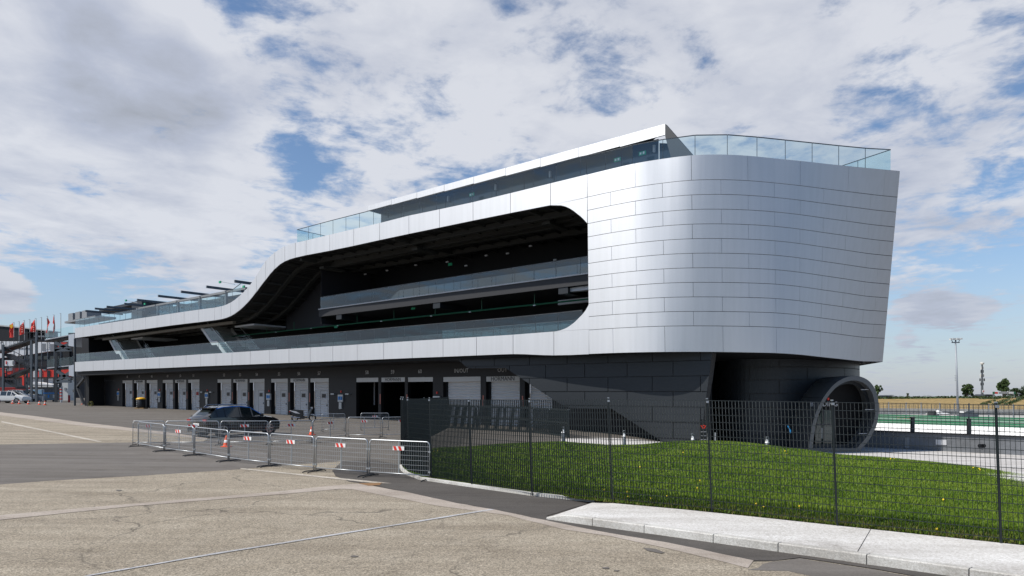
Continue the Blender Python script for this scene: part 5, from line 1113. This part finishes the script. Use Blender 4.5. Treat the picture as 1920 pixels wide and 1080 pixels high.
for x, y in poles:
    f = next((q for q in FL if abs(q[0]-x) < 1.5), None); g0 = P(x, y, TF_); zb = -TILT*g0.x
    lab = f[4] if f else {36:'bare flagpole between the first two red flags',56:'bare flagpole left of the middle red flag',78:'bare flagpole right of the middle red flag',114:'bare flagpole nearest the pit building'}[round(x)]
    r = thing('flagpole', lab, 'flagpole', (g0.x, TF_, zb), group='flagpoles beyond the stair tower')
    m = MB(); m.tube([(0, 0, 0), (0, 0, g0.z-zb)], [.09, .045], 8); m.bar((-.25, 0, g0.z-zb-.03), (.0, 0, g0.z-zb-.03), .05); obj('pole', m, M['greysteel'], r, smooth=True)
    if f:
        m = MB(); pl2 = [P(a, b_, TF_) for a, b_ in f[3]]; n = len(pl2); c = sum(pl2, Vector())/n
        # cloth with waves through its depth
        import mathutils.geometry as mg
        ring_ = []
        for i in range(n):
            a, b_ = pl2[i], pl2[(i+1) % n]
            for k in range(4): ring_.append(a.lerp(b_, k/4))
        vs = []; fc = []; levels = [1., .66, .33]
        for l in levels: vs += [c+(p-c)*l+Vector((0, .14*math.sin(p.x*3.1+p.z*1.4), 0)) for p in ring_]
        vs.append(c); k_ = len(ring_)
        for j in range(2): fc += [(j*k_+i, j*k_+(i+1) % k_, (j+1)*k_+(i+1) % k_, (j+1)*k_+i) for i in range(k_)]
        fc += [(2*k_+i, 2*k_+(i+1) % k_, 3*k_) for i in range(k_)]
        m.add(vs, fc); fo = obj('flag', m, fcl, r, world=True, smooth=True)
        if f[5]:
            m = MB(); cc_ = P(21.2, 612, TF_-.22); m.prism([tuple(cc_+Vector((dx_, 0, dz_))) for dx_, dz_ in ((-.3,.36),(.3,.36),(.3,-.05),(0,-.42),(-.3,-.05))], (0, .03, 0)); sh_ = obj('flag_shield', m, M['yellow'], fo, world=True)
        elif x < 70:
            m = MB(); cc_ = P(x-4.5, 616, TF_-.22)
            for dz_ in (-.6, -.2, .2, .6): m.bar(cc_+Vector((0, 0, dz_-.12)), cc_+Vector((0, 0, dz_+.12)), .18, .05)
            obj('flag_print', m, fcl2, fo, world=True)
for x, lab in ((43.5, 'red banner flag hanging low behind the stairs, left one'), (56.5, 'narrow red banner flag hanging low behind the stairs, right one')):
    r = thing('banner_flag', lab, 'flag', tuple(G(x, 753)), group='low red banner flags')
    w__ = 4.6 if x < 50 else 2.4; m = MB(); m.prism([tuple(P(a, b_, 128)) for a, b_ in ((x-w__/2,697),(x+w__/2,693),(x+w__/2+1,729),(x-w__/2+.4,727))], (0, .05, 0)); f_ = obj('cloth', m, fcl, r, world=True)
    if x < 50: m = MB(); cc_ = P(x-1, 702.5, 127.9); m.prism([tuple(cc_+Vector((dx_, 0, dz_))) for dx_, dz_ in ((-.16,.3),(.16,.3),(.16,-.1),(0,-.3),(-.16,-.1))], (0, .03, 0)); obj('flag_shield', m, M['yellow'], f_, world=True)
    m = MB(); a = P(x+w__/2+.6, 693, 128); m.bar((a.x, a.y+.1, -TILT*a.x), a, .08); obj('pole', m, M['greysteel'], r, world=True)
# ground level clutter at far left
def box_px(nm, lab, cat, x0, y0, x1, y1, t, m_, th=2., grp=None):
    a, b_ = P(x0, y0, t), P(x1, y1, t); r = thing(nm, lab, cat, ((a.x+b_.x)/2, t, -TILT*a.x), group=grp); return r, a, b_
t_ = 112.
r, a, b_ = box_px('red_container', 'long red container wall behind the white cars', 'container', -60, 728, 41, 756, 116, None)
m = MB(); m.box(a.x, b_.x, 116, 118.4, -TILT*a.x, a.z); obj('shell', m, M['redd'], r, world=True); m = MB(); m.box(a.x-.05, b_.x+.05, 115.95, 118.45, a.z, a.z+.12); obj('top_rail', m, M['red'], r, world=True)
r, a, b_ = box_px('picture_board', 'tall picture board showing a dark curved roof under a blue sky', 'sign', 49, 729.5, 80.5, 754, 108, None)
m = MB(); m.box(a.x, b_.x, 108, 108.3, -TILT*a.x, a.z); pbd = obj('board', m, mat('board_grey_blue', (.30, .33, .38), .5), r, world=True)
m = MB(); q0, q1 = P(51.5, 731, 107.98), P(79, 741, 107.98); m.box(q0.x, q1.x, 107.97, 107.99, q1.z, q0.z); obj('sky_picture', m, mat('picture_sky', (.22, .36, .50), .5), pbd, world=True)
m = MB(); m.prism([tuple(P(x, y, 107.95)) for x, y in ((51.5,731.5),(58,731.5),(66,734),(73,739),(79,739.5),(79,741),(51.5,741))], (0, .01, 0)); obj('roof_picture', m, M['dark'], pbd, world=True)
m = MB()
for y in (743, 745.5, 748, 750.5): q0, q1 = P(62, y, 107.97), P(78, y+1, 107.97); m.box(q0.x, q1.x, 107.96, 107.98, q1.z, q0.z)
obj('text_line', m, M['midgrey'], pbd, world=True)
r, a, b_ = box_px('waste_container', 'grey steel waste container with a bright blue lid', 'container', 82, 736, 103, 753.5, 107, None)
m = MB(); zb = -TILT*a.x; m.box(a.x+.1, b_.x-.1, 107, 108.3, zb+.2, a.z-.15); bd_ = obj('tub', m, mat('container_grey', (.17, .19, .20), .5), r, world=True); m = MB(); m.box(a.x, b_.x, 106.9, 108.4, a.z-.2, a.z+.0); obj('lid', m, M['blue'], r, world=True)
for x in (91, 101): q0 = P(x, 743, 106.97); m = MB(); m.box(q0.x-.15, q0.x+.15, 106.95, 106.98, q0.z-.25, q0.z+.25); obj('sticker', m, M['blue'] if x < 95 else M['offwhite'], bd_, world=True)
for q in (a.x+.3, b_.x-.3): m = MB(); m.ring((q, 107, zb+.14), (0, 1, 0), 0, .14, .1, 12); obj('castor', m, M['rubber'], r, world=True)
r, a, b_ = box_px('site_hut', 'pale grey hut door with a small window between the dark steel columns', 'hut', 116.5, 712, 127.3, 750.5, 118, None)
m = MB(); m.box(a.x, b_.x, 118, 120, -TILT*a.x, a.z); hu = obj('wall', m, M['offwhite'], r, world=True); q0 = P(122.5, 729.5, 117.95); m = MB(); m.box(q0.x-.2, q0.x+.2, 117.93, 117.98, q0.z-.25, q0.z+.25); obj('window', m, M['midgrey'], hu, world=True)
m = MB(); q0 = P(124, 735, 117.9); m.box(q0.x-.9, q0.x-.86, 117.93, 117.98, q0.z-1.4, q0.z+1.2); m.box(q0.x+.1, q0.x+.2, 117.9, 117.98, q0.z-.1, q0.z+.1); obj('door_outline', m, M['midgrey'], hu, world=True)
for x, y0, m_, lab in ((114.5,727,'offwhite','thin red and white post beside the hut door'),(129.5,741,'redd','short rusty red post right of the hut')):
    g0 = G(x, 754.5); r = thing('marker_post', lab, 'post', tuple(g0)); z1 = P(x, y0, g0.y).z-g0.z; m = MB(); m.tube([(0, 0, 0), (0, 0, z1)], .16, 8); obj('post', m, M[m_], r)
    if x < 120:
        m = MB()
        for k in range(4): m.lathe([(.17, z1-.4-k*.5), (.17, z1-.2-k*.5)], 8)
        obj('red_band', m, M['red'], r)
r, a, b_ = box_px('wall_hut', 'grey hut roof edge behind the picture board', 'hut', 58, 723, 98, 754, 125, None); m = MB(); m.box(a.x, b_.x, 125, 129, -TILT*a.x, a.z-.3); obj('wall', m, mat('hut_grey', (.10, .10, .10), .7), r, world=True); m = MB(); m.box(a.x-.3, b_.x+.3, 124.7, 129, a.z-.3, a.z); obj('roof', m, M['offwhite'], r, world=True)

# ------------------------------------------------------------------ right: low wall, barriers, berm, mast, trees
lw = thing('low_wall', 'low dark grey wall along the pale paving beyond the lawn', 'wall', tuple(GT(1750, 36.5)))
WA, WB_ = (1560, 39.3), (2700, 25.5)
def wpt(x):
    a, b_ = GT(WA[0], WA[1]), GT(1920, 33.6); d = (b_-a); dx = (x-CX)/FX; k = (dx*a.y-a.x)/(d.x-dx*d.y); return a+d*k
m = MB(); cols = [1560+i*40 for i in range(0, 20)]; pts = [wpt(x) for x in cols if x < 2300]
for p, q in zip(pts, pts[1:]):
    d = (q-p).normalized(); nn = Vector((-d.y, d.x, 0))*.2; zp, zq = p.z, q.z
    m.add([(p.x, p.y, zp-.3), (q.x, q.y, zq-.3), (q.x, q.y, zq+.98), (p.x, p.y, zp+.98), (p.x+nn.x, p.y+nn.y, zp-.3), (q.x+nn.x, q.y+nn.y, zq-.3), (q.x+nn.x, q.y+nn.y, zq+.98), (p.x+nn.x, p.y+nn.y, zp+.98)], [(0,1,2,3),(3,2,6,7),(5,4,7,6)])
obj('wall', m, ground_mat('painted_concrete_dark', (.15, .16, .175), (.16, .17, .185), (.18, .19, .20), .05, 10., 0, .1), lw, world=True)
m = MB(); 
for p, q in zip(pts, pts[1:]): m.bar(Vector((p.x, p.y+.06, p.z+.995)), Vector((q.x, q.y+.06, q.z+.995)), .34, .05)
obj('coping', m, M['dark'], lw, world=True)
for x0, x1, y0, y1 in ((1753.8,1774,824,833.5),(1696,1704,820,840)):
    a, b_ = wpt(x0), wpt(x1); m = MB(); za, zb = P(x0, y0, a.y).z, P(x0, y1, a.y).z; m.bar(Vector((a.x, a.y-.03, (za+zb)/2)), Vector((b_.x, b_.y-.03, (za+zb)/2)), .03, abs(za-zb)); obj('wall_patch', m, M['lgrey'] if x0 > 1750 else M['midgrey'], lw, world=True)
for x in (1721.5, 1829):
    p = wpt(x)+Vector((0, .5, 0)); r = thing('wall_post', 'short dark post standing behind the low wall, '+('nearer the round portal' if x < 1800 else 'carrying a small monitor head'), 'post', tuple(p), group='dark posts behind the low wall')
    m = MB(); m.box(-.09, .09, -.06, .06, -.2, 1.82); obj('post', m, M['steel'], r); m = MB(); m.box(-.11, .11, -.08, .08, 1.82, 1.86); obj('cap', m, M['steel'], r)
    if x > 1800:
        m = MB(); m.box(-.45, .45, -.1, .1, 1.95, 2.15); m.bar((0, 0, 1.86), (0, 0, 2.7), .05); m.bar((-.1, 0, 2.2), (.25, 0, 2.25), .12); obj('monitor_head', m, M['greysteel'], r)
p = P(1841.5, 836, 18.0); m = MB()
ds = thing('hanging_plaque', 'small black plaque hung on the mesh fence', 'plaque', (0, 0, 0))
pf_ = None
a, b_ = fp_[8], fp_[9]; f_ = .885; q = a.lerp(b_, f_); q = P(1841.5, 836, q.y-.03); ds.location = q
w__ = .062; m = MB(); m.prism([(-w__, 0, .0), (-w__*.75, 0, .027), (w__*.75, 0, .027), (w__, 0, 0), (w__*.7, 0, -.03), (-w__*.7, 0, -.03)], (0, .012, 0)); obj('plate', m, M['black'], ds)
m = MB(); m.tube([(.0, 0, -.03), (-.012, 0, -.045), (0, 0, -.062), (.012, 0, -.05)], .003, 5); obj('hook', m, M['black'], ds)
# concrete barrier + green tyre wall + catch fence
cb_ = thing('concrete_barrier', 'white concrete track barrier beyond the low dark wall', 'barrier', tuple(GT(1780, 50)))
def line3(x, t0_, t1_, x0=1600, x1=1920): return t0_+(t1_-t0_)*(x-x0)/(x1-x0)
m = MB(); xx_ = list(range(1580, 2300, 30))
for i, (xa, xb) in enumerate(zip(xx_, xx_[1:])):
    a, b_ = GT(xa, line3(xa, 52, 45)), GT(xb, line3(xb, 52, 45)); d = (b_-a)*.996; b_ = a+d; nn = Vector((-d.y, d.x, 0)).normalized()
    pr2 = [(0, 0), (.05, .1), (.4, .45), (.75, .85), (.95, .85), (1.1, .45), (1.2, .1), (1.2, 0)]
    pa_ = [a+nn*u+Vector((0, 0, v)) for u, v in pr2]; pb_ = [b_+nn*u+Vector((0, 0, v)) for u, v in pr2]; n = 8
    m.add([tuple(v) for v in pa_+pb_], [(k, k+n, (k+1) % n+n, (k+1) % n) for k in range(n)]+[tuple(range(n)), tuple(range(2*n-1, n-1, -1))])
obj('barrier_wall', m, M['white'], cb_, world=True)
gb_ = thing('tyre_barrier', 'long green and white striped barrier along the track', 'barrier', tuple(GT(1780, 60)))
gmats = [M['greenp'], mat('green_pale', (.30, .42, .34), .6), M['greenp'], mat('green_bright', (.03, .20, .095), .6), mat('green_pale2', (.22, .36, .28), .6), M['greenp'], mat('green_bright2', (.03, .17, .085), .6)]
for k in range(7):
    m = MB()
    for xa, xb in zip(xx_, xx_[1:]):
        a, b_ = GT(xa, line3(xa, 64, 56)+k*.15), GT(xb, line3(xb, 64, 56)+k*.15); z = .08+k*.175
        m.bar(Vector((a.x, a.y, a.z+z)), Vector((b_.x, b_.y, b_.z+z)), .35, .145)
    obj('belt', m, gmats[k], gb_, world=True)
cf = thing('catch_fence', 'tall thin catch fence posts along the track', 'fence', tuple(GT(1800, 75)))
for x in (1666, 1699, 1727, 1762, 1790, 1854, 1900, 1948, 2000):
    a = GT(x, line3(x, 78, 66)); m = MB(); m.bar(a, a+Vector((0, 0, 2.3)), .07); obj('post', m, M['galv'], cf, world=True)
m = MB()
for z in (.8, 1.5, 2.2):
    for xa, xb in ((1660, 1800), (1800, 2000)): a, b_ = GT(xa, line3(xa, 78, 66)), GT(xb, line3(xb, 78, 66)); m.bar(a+Vector((0, 0, z)), b_+Vector((0, 0, z)), .012)
obj('wire', m, M['galv'], cf, world=True)
for (x0, x1, y0, y1, t_) in ((1685,1697,782,786.5,86),(1699,1707.5,783.5,790,84),(1710,1720,778.8,780.8,100),(1723,1731,779.3,781.3,100)):
    a, b_ = P(x0, y0, t_), P(x1, y1, t_); r = thing('orange_barrier', 'orange plastic track barrier, '+{1685:'larger one furthest left',1699:'larger one with a lower edge, second from left',1710:'thin one in the middle of the runoff',1723:'thin one furthest right'}[x0], 'barrier', (a.x, t_, b_.z), group='orange barriers on the runoff')
    m = MB(); m.box(0, b_.x-a.x, 0, .4, 0, (a.z-b_.z)); obj('shell', m, mat('orange_plastic', (.80, .20, .07), .5), r); m = MB(); zg_ = Z(a.x, t_)-b_.z; m.box(.1, b_.x-a.x-.1, .1, .3, zg_, 0); obj('foot', m, M['midgrey'], r)
# far concrete wall, berm, hedge strips
fw_ = thing('trackside_wall', 'long pale concrete wall with a wire fence below the dry bank', 'wall', tuple(GT(1780, 100)))
m = MB(); xx2 = list(range(1500, 2500, 40))
for xa, xb in zip(xx2, xx2[1:]):
    a, b_ = GT(xa, 104), GT(xb, 104); m.bar(Vector((a.x, a.y, a.z+.5)), Vector((b_.x, b_.y, b_.z+.5)), .4, 1.0)
obj('wall', m, M['concrete'], fw_, world=True)
m = MB()
for x in range(1500, 2400, 6): a = GT(x, 103.5); m.bar(Vector((a.x, a.y, a.z+1.)), Vector((a.x, a.y, a.z+1.6)), .035)
for z in (1.25, 1.6): a, b_ = GT(1500, 103.5), GT(2400, 103.5); m.bar(a+Vector((0, 0, z)), b_+Vector((0, 0, z)), .04)
obj('wire_fence', m, M['greysteel'], fw_, world=True)
m = MB(); prof = [(110, 0, 0), (122, .3, 0), (150, 1, 0), (172, 1, 0), (230, -.4, 0)]
vs = []; xb_ = list(range(1380, 2700, 20))
def berm_top(x): return 748+.6*math.sin(x*.02)-(max(0, x-1840)*.02 if x < 2300 else 9)
for j, (t_, f_, _) in enumerate(prof):
    for x in xb_:
        base_ = GT(x, t_); top = P(x, berm_top(x), 150).z
        vs.append((base_.x, t_, base_.z+.05+(top-base_.z)*f_ if f_ >= 0 else base_.z-1))
nb2 = len(xb_); m.add(vs, [(j*nb2+i, j*nb2+i+1, (j+1)*nb2+i+1, (j+1)*nb2+i) for j in range(4) for i in range(nb2-1)]); struct('grass_bank', m, M['dry'], True)
def blades(n, fn, size, flat_=.5):
    V_ = []; Fq = []
    for i in range(n):
        c = fn(); s = size*random.uniform(.6, 1.4); a = Vector((random.gauss(0, 1), random.gauss(0, 1), random.gauss(0, 1))).normalized(); b = a.cross(Vector((random.gauss(0, 1), random.gauss(0, 1), random.gauss(0, 1)))).normalized(); o = len(V_)
        V_ += [tuple(c-a*s), tuple(c+b*s*.6), tuple(c+a*s), tuple(c-b*s*.6)]; Fq.append((o, o+1, o+2, o+3))
    m = MB(); m.add(V_, Fq); return m
# scrubby top of the bank and planted strips
def hb_(x0, x1, t_, hh): 
    def f(): x = random.uniform(x0, x1); p = P(x, berm_top(x), 150); return Vector(((x-CX)/FX*t_, t_+random.uniform(-2, 2), p.z+random.uniform(-.1, hh)))
    return f
tag(obj('low_scrub', blades(5200, hb_(1380, 2600, 152, .5), .3), M['leafdark']), 'low green scrub along the top of the dry bank', 'scrub', kind='stuff')
for i, (xa, ya, xb, yb) in enumerate(((1838,751,1872,748.5),(1843,761,1868,750.5),(1866,760,1893,750),(1884,760.5,1918,748.5))):
    pa, pb_ = P(xa, ya, 148 if i == 0 else 131), P(xb, yb, 149)
    def fn(pa=pa, pb_=pb_):
        f = random.random(); q = pa.lerp(pb_, f); return q+Vector((random.uniform(-.6, .6), random.uniform(-.6, .6), random.uniform(-.2, .35)))
    tag(obj('hedge', blades(900, fn, .22), M['leafdark']), 'low hedge strip on the dry bank, '+('flat one at the top below the dark canopy', 'steep one nearest the cell tower', 'steep one in the middle', 'steep one furthest right')[i], 'hedge', 'hedge strips on the bank')
def tree(x, ybase, ytop, wpx, t_, lab, seed, lm=None, shape=1.):
    rs_ = random.Random(seed); top = P(x, ytop, t_); zb = min(P(x, ybase, t_).z, top.z-2); h = top.z-zb; r_ = wpx/FX*t_/2
    T = thing('tree', lab, 'tree', (top.x, t_, zb-2), group='trees beyond the bank')
    m = MB(); m.tube([(0, 0, 0), (0, 0, 2+h*.4), (.1, 0, 2+h*.85)], [.35, .25, .06], 6)
    for k in range(7): a = k*.9; z = 2+h*(.25+.08*k); m.tube([(0, 0, z), (math.cos(a)*r_*.6, math.sin(a)*r_*.6, z+h*.15)], [.12, .03], 5)
    obj('trunk', m, M['bark'], T)
    cl = [(rs_.gauss(0, .42)*r_*shape, rs_.gauss(0, .4)*r_, 2+h*rs_.uniform(.18, .92), rs_.uniform(.16, .34)) for _ in range(34)]; cl = [(a*(1.15-.75*((c-2)/h)), b, c, d) for a, b, c, d in cl]
    V_ = []; Fq = []
    for i in range(5200):
        cx_, cy_, cz_, cr2 = cl[rs_.randrange(len(cl))]; R_ = cr2*r_
        d = Vector((rs_.gauss(0, 1), rs_.gauss(0, 1), rs_.gauss(0, .8))).normalized()*R_*rs_.uniform(.5, 1.05)
        c = Vector((cx_, cy_, cz_))+d; s = .030*h*rs_.uniform(.6, 1.5); a = Vector((rs_.gauss(0, 1), rs_.gauss(0, 1), rs_.gauss(0, 1))).normalized(); b = a.cross(Vector((rs_.gauss(0, 1), rs_.gauss(0, 1), rs_.gauss(0, 1)))).normalized(); o = len(V_)
        V_ += [tuple(c-a*s), tuple(c+b*s*.7), tuple(c+a*s), tuple(c-b*s*.7)]; Fq.append((o, o+1, o+2, o+3))
    m = MB(); m.add(V_, Fq); obj('crown', m, lm or M['leaf'], T)
tree(1813, 748, 719.5, 24, 260, 'rounded tree just right of the floodlight mast', 1); tree(1881, 746, 708.5, 24, 255, 'tallest tree, pointed, behind the long banner', 2, None, .8)
tree(1645, 742, 721, 15, 270, 'tree top peeping out beside the round portal', 3); tree(1903, 746, 728, 20, 285, 'dark low tree right of the tallest one', 4, M['leafdark']); tree(1921, 746, 725, 24, 285, 'dark tree at the right edge of the picture', 5, M['leafdark']); tree(1945, 746, 724, 30, 285, 'dark tree outside the right edge', 6, M['leafdark']); tree(1702, 746, 737, 7, 300, 'small thin tree left on the bank horizon', 7, M['leafdark'], .6)
tree(1668,746,741.5,26,420,'distant bushy tree clump next to the portal',8,M['leafdark'],1.6); tree(1688,746,743,18,420,'distant low tree left of the small thin tree',9,M['leafdark'],1.6); tree(1742,746,744,40,430,'distant low tree line in the middle of the horizon',10,M['leafdark'],1.8)
wh_ = thing('warehouse', 'distant flat grey warehouse on the horizon beside the portal', 'building', tuple(GT(1660, 380)))
a, b_ = P(1649, 742, 380), P(1672, 747, 380); m = MB(); m.box(a.x, b_.x, 380, 400, b_.z-2, a.z); obj('wall', m, mat('far_grey', (.12, .14, .16), .7), wh_, world=True); m = MB(); m.box(a.x-.5, b_.x+.5, 379, 401, a.z, a.z+.3); obj('roof', m, M['midgrey'], wh_, world=True)
# floodlight mast
pm_ = P(1796.5, 789, 84); tpm = P(1791.8, 640, 84); zb = Z(pm_.x, 84)
ml = thing('floodlight_mast', 'tall grey floodlight mast with a ring of lamps at its head', 'lamp mast', (pm_.x, 84, zb))
m = MB(); m.tube([(0, 0, 0), (tpm.x-pm_.x, 0, tpm.z-zb)], [.15, .085], 10); obj('pole', m, mat('mast_grey', (.28, .30, .33), .5, .3), ml, smooth=True)
tx, tz = tpm.x-pm_.x, tpm.z-zb
m = MB(); m.bar((tx-.5, 0, tz-.15), (tx+.5, 0, tz-.15), .12); m.bar((tx-.75, 0, tz+.35), (tx+.75, 0, tz+.35), .1); m.bar((tx, 0, tz-.3), (tx, 0, tz+.4), .12); m.bar((tx-.4, 0, tz-.1), (tx-.6, 0, tz+.35), .06); m.bar((tx+.4, 0, tz-.1), (tx+.6, 0, tz+.35), .06); obj('head_frame', m, M['greysteel'], ml)
for i, dx_ in enumerate((-.68, -.42, -.16, .16, .42, .68)):
    m = MB(); m.box(tx+dx_-.11, tx+dx_+.11, -.2, .1, tz+.18+.06*(i % 2), tz+.36+.06*(i % 2)); obj('lamp', m, M['offwhite'], ml)
for z in (.42, .40, .44, .46):
    m = MB(); m.bar((tx*z*1.3-.28, 0, tz*(z+.1)), (tx*z*1.3+.05, 0, tz*(z+.1)), .03); obj('bracket', m, M['greysteel'], ml)
# cell tower
pc_ = P(1841.5, 748, 210); tp2 = P(1840, 682, 210); zb = Z(pc_.x, 210)
ctw = thing('cell_tower', 'slim telecom tower with stacked antennas beyond the bank', 'tower', (pc_.x, 210, zb)); hz_ = tp2.z-zb
m = MB(); m.tube([(0, 0, 0), (0, 0, hz_)], [.42, .22], 8); obj('pole', m, M['greysteel'], ctw)
for k, (f_, w__) in enumerate(((.90, .3), (.82, .32), (.72, .5), (.62, .7), (.52, .35))):
    for s in (-1, 1): m = MB(); m.box(s*w__-.1, s*w__+.1, -.15, .15, hz_*f_-.5, hz_*f_+.4); m.bar((0, 0, hz_*f_), (s*w__, 0, hz_*f_), .08); obj('antenna', m, (M['offwhite'] if k in (0, 2) else M['steel']), ctw)
m = MB(); m.lathe([(0, hz_-.3), (.5, hz_-.2), (.6, hz_+.3), (.4, hz_+.5), (0, hz_+.55)], 12); obj('top_drum', m, M['offwhite'], ctw)
# signs and banner
r = thing('arrow_sign', 'small white sign with a red arrow near the cell tower foot', 'sign', tuple(P(1844, 733.5, 158))); m = MB(); w__ = .32; m.box(-.28, .28, 0, .05, -.32, .32); q = obj('board', m, M['white'], r); m = MB(); m.bar((-.15, -.02, 0), (.15, -.02, 0), .02, .1); m.bar((-.15, -.02, 0), (0, -.02, .14), .02, .08); m.bar((-.15, -.02, 0), (0, -.02, -.14), .02, .08); obj('arrow', m, M['red'], q); m = MB(); m.bar((0, .05, -.3), (0, .05, -3.5), .06); obj('post', m, M['steel'], r)
a, b_ = P(1862.5, 734.6, 150), P(1904, 738.6, 150); bnr = thing('track_banner', 'long white trackside banner with a red block and green ends', 'banner', (a.x, 150, b_.z)); W_, H_ = b_.x-a.x, a.z-b_.z
m = MB(); m.box(.3, W_-.3, 0, .1, 0, H_); q = obj('cloth', m, M['white'], bnr); m = MB(); m.box(.35, 1.05, -.02, 0, .05, H_-.05); obj('red_block', m, M['red'], q)
m = MB(); random.seed(5)
for k in range(15): x = 1.3+k*.16; m.box(x, x+.11, -.02, 0, .12, H_-.14)
obj('lettering', m, M['steel'], q); m = MB()
for k in range(6): x = 3.9+k*.16; m.box(x, x+.08, -.02, 0, .12, H_-.16)
obj('small_print', m, M['lgrey'], q)
for x in (0, W_-.3): m = MB(); m.box(x-.1, x+.3, -.03, .12, -.05, H_+.02); obj('green_end', m, M['greenp'], bnr); m = MB(); m.bar((x+.1, .15, -3.2), (x+.1, .15, H_), .09); obj('post', m, M['galv'], bnr)
a, b_ = P(1843.5, 739.3, 170), P(1864.5, 747, 170); cn_ = thing('canopy_shelter', 'dark pitched canopy shelter on the bank behind the banner', 'shelter', (a.x, 170, b_.z-1)); W_ = b_.x-a.x; H_ = a.z-b_.z+1
m = MB(); m.prism([(0, 0, H_-.5), (W_*.3, 0, H_), (W_, 0, H_-.05), (W_+.2, 0, H_-.35), (0, 0, H_-.7)], (0, 4, 0)); obj('roof', m, M['slate'], cn_); m = MB()
for x in (.3, W_*.5, W_-.2): m.bar((x, .2, 0), (x, .2, H_-.3), .12)
obj('frame', m, M['greysteel'], cn_); m = MB(); m.box(.4, W_, 3, 3.1, 0, H_-.6); obj('back_panel', m, M['offwhite'], cn_)
# tent and parked vans on the runoff
a, b_ = P(1754, 769, 92), P(1786, 786, 92); tn = thing('marquee_tent', 'white pagoda tent standing on the pale runoff', 'tent', ((a.x+b_.x)/2, 92, Z(a.x, 92))); W_ = (b_.x-a.x); hz_ = a.z-Z(a.x, 92)
m = MB(); ap = (-.1, 1.2, hz_); cs = [(-W_*.42, 0, hz_*.50), (W_*.34, 0, hz_*.50), (W_*.34, 2.4, hz_*.50), (-W_*.42, 2.4, hz_*.50)]; mid = [((c[0]*.35+ap[0]*.65), (c[1]*.35+ap[1]*.65), hz_*.72) for c in cs]
m.add(cs+mid+[ap], [(0,1,5,4),(1,2,6,5),(2,3,7,6),(3,0,4,7),(4,5,8),(5,6,8),(6,7,8),(7,4,8)]); obj('canopy', m, M['white'], tn); 
for c in cs: m = MB(); m.bar((c[0], c[1], 0), c, .07); obj('leg', m, M['galv'], tn)
m = MB(); m.box(-W_*.42, W_*.34, 2.3, 2.4, 0, hz_*.5); obj('side_wall', m, M['offwhite'], tn)
for i, (x0, x1, y0, y1) in enumerate(((1807,1817,783.5,787),(1818,1826,783,787),(1768,1775,780,784))):
    a, b_ = P(x0, y0, 90), P(x1, y1, 90); r = thing('service_vehicle', ('white service car parked on the runoff right of the mast', 'white service van parked next to the post with a monitor', 'dark quad standing under the white tent')[i], 'car', (a.x, 90+i, Z(a.x, 90))); W_ = b_.x-a.x; h_ = a.z-Z(a.x, 90)
    hh = max(h_, .9); m = MB(); m.prism([(0, 0, .2), (W_, 0, .2), (W_, 0, hh*.6), (W_*.8, 0, hh*.65), (W_*.68, 0, hh), (W_*.1, 0, hh), (0, 0, hh*.65)], (0, 1.3, 0)); obj('body', m, M['carwhite'] if i < 2 else M['steel'], r); m = MB(); m.prism([(W_*.12, -.02, hh*.68), (W_*.72, -.02, hh*.68), (W_*.64, -.02, hh*.93), (W_*.15, -.02, hh*.93)], (0, .01, 0)); obj('window', m, M['carglass'], r)
    for x in (W_*.2, W_*.8): m = MB(); m.ring((x, -.03, .18), (0, 1, 0), 0, .18, .12, 12); obj('wheel', m, M['rubber'], r)
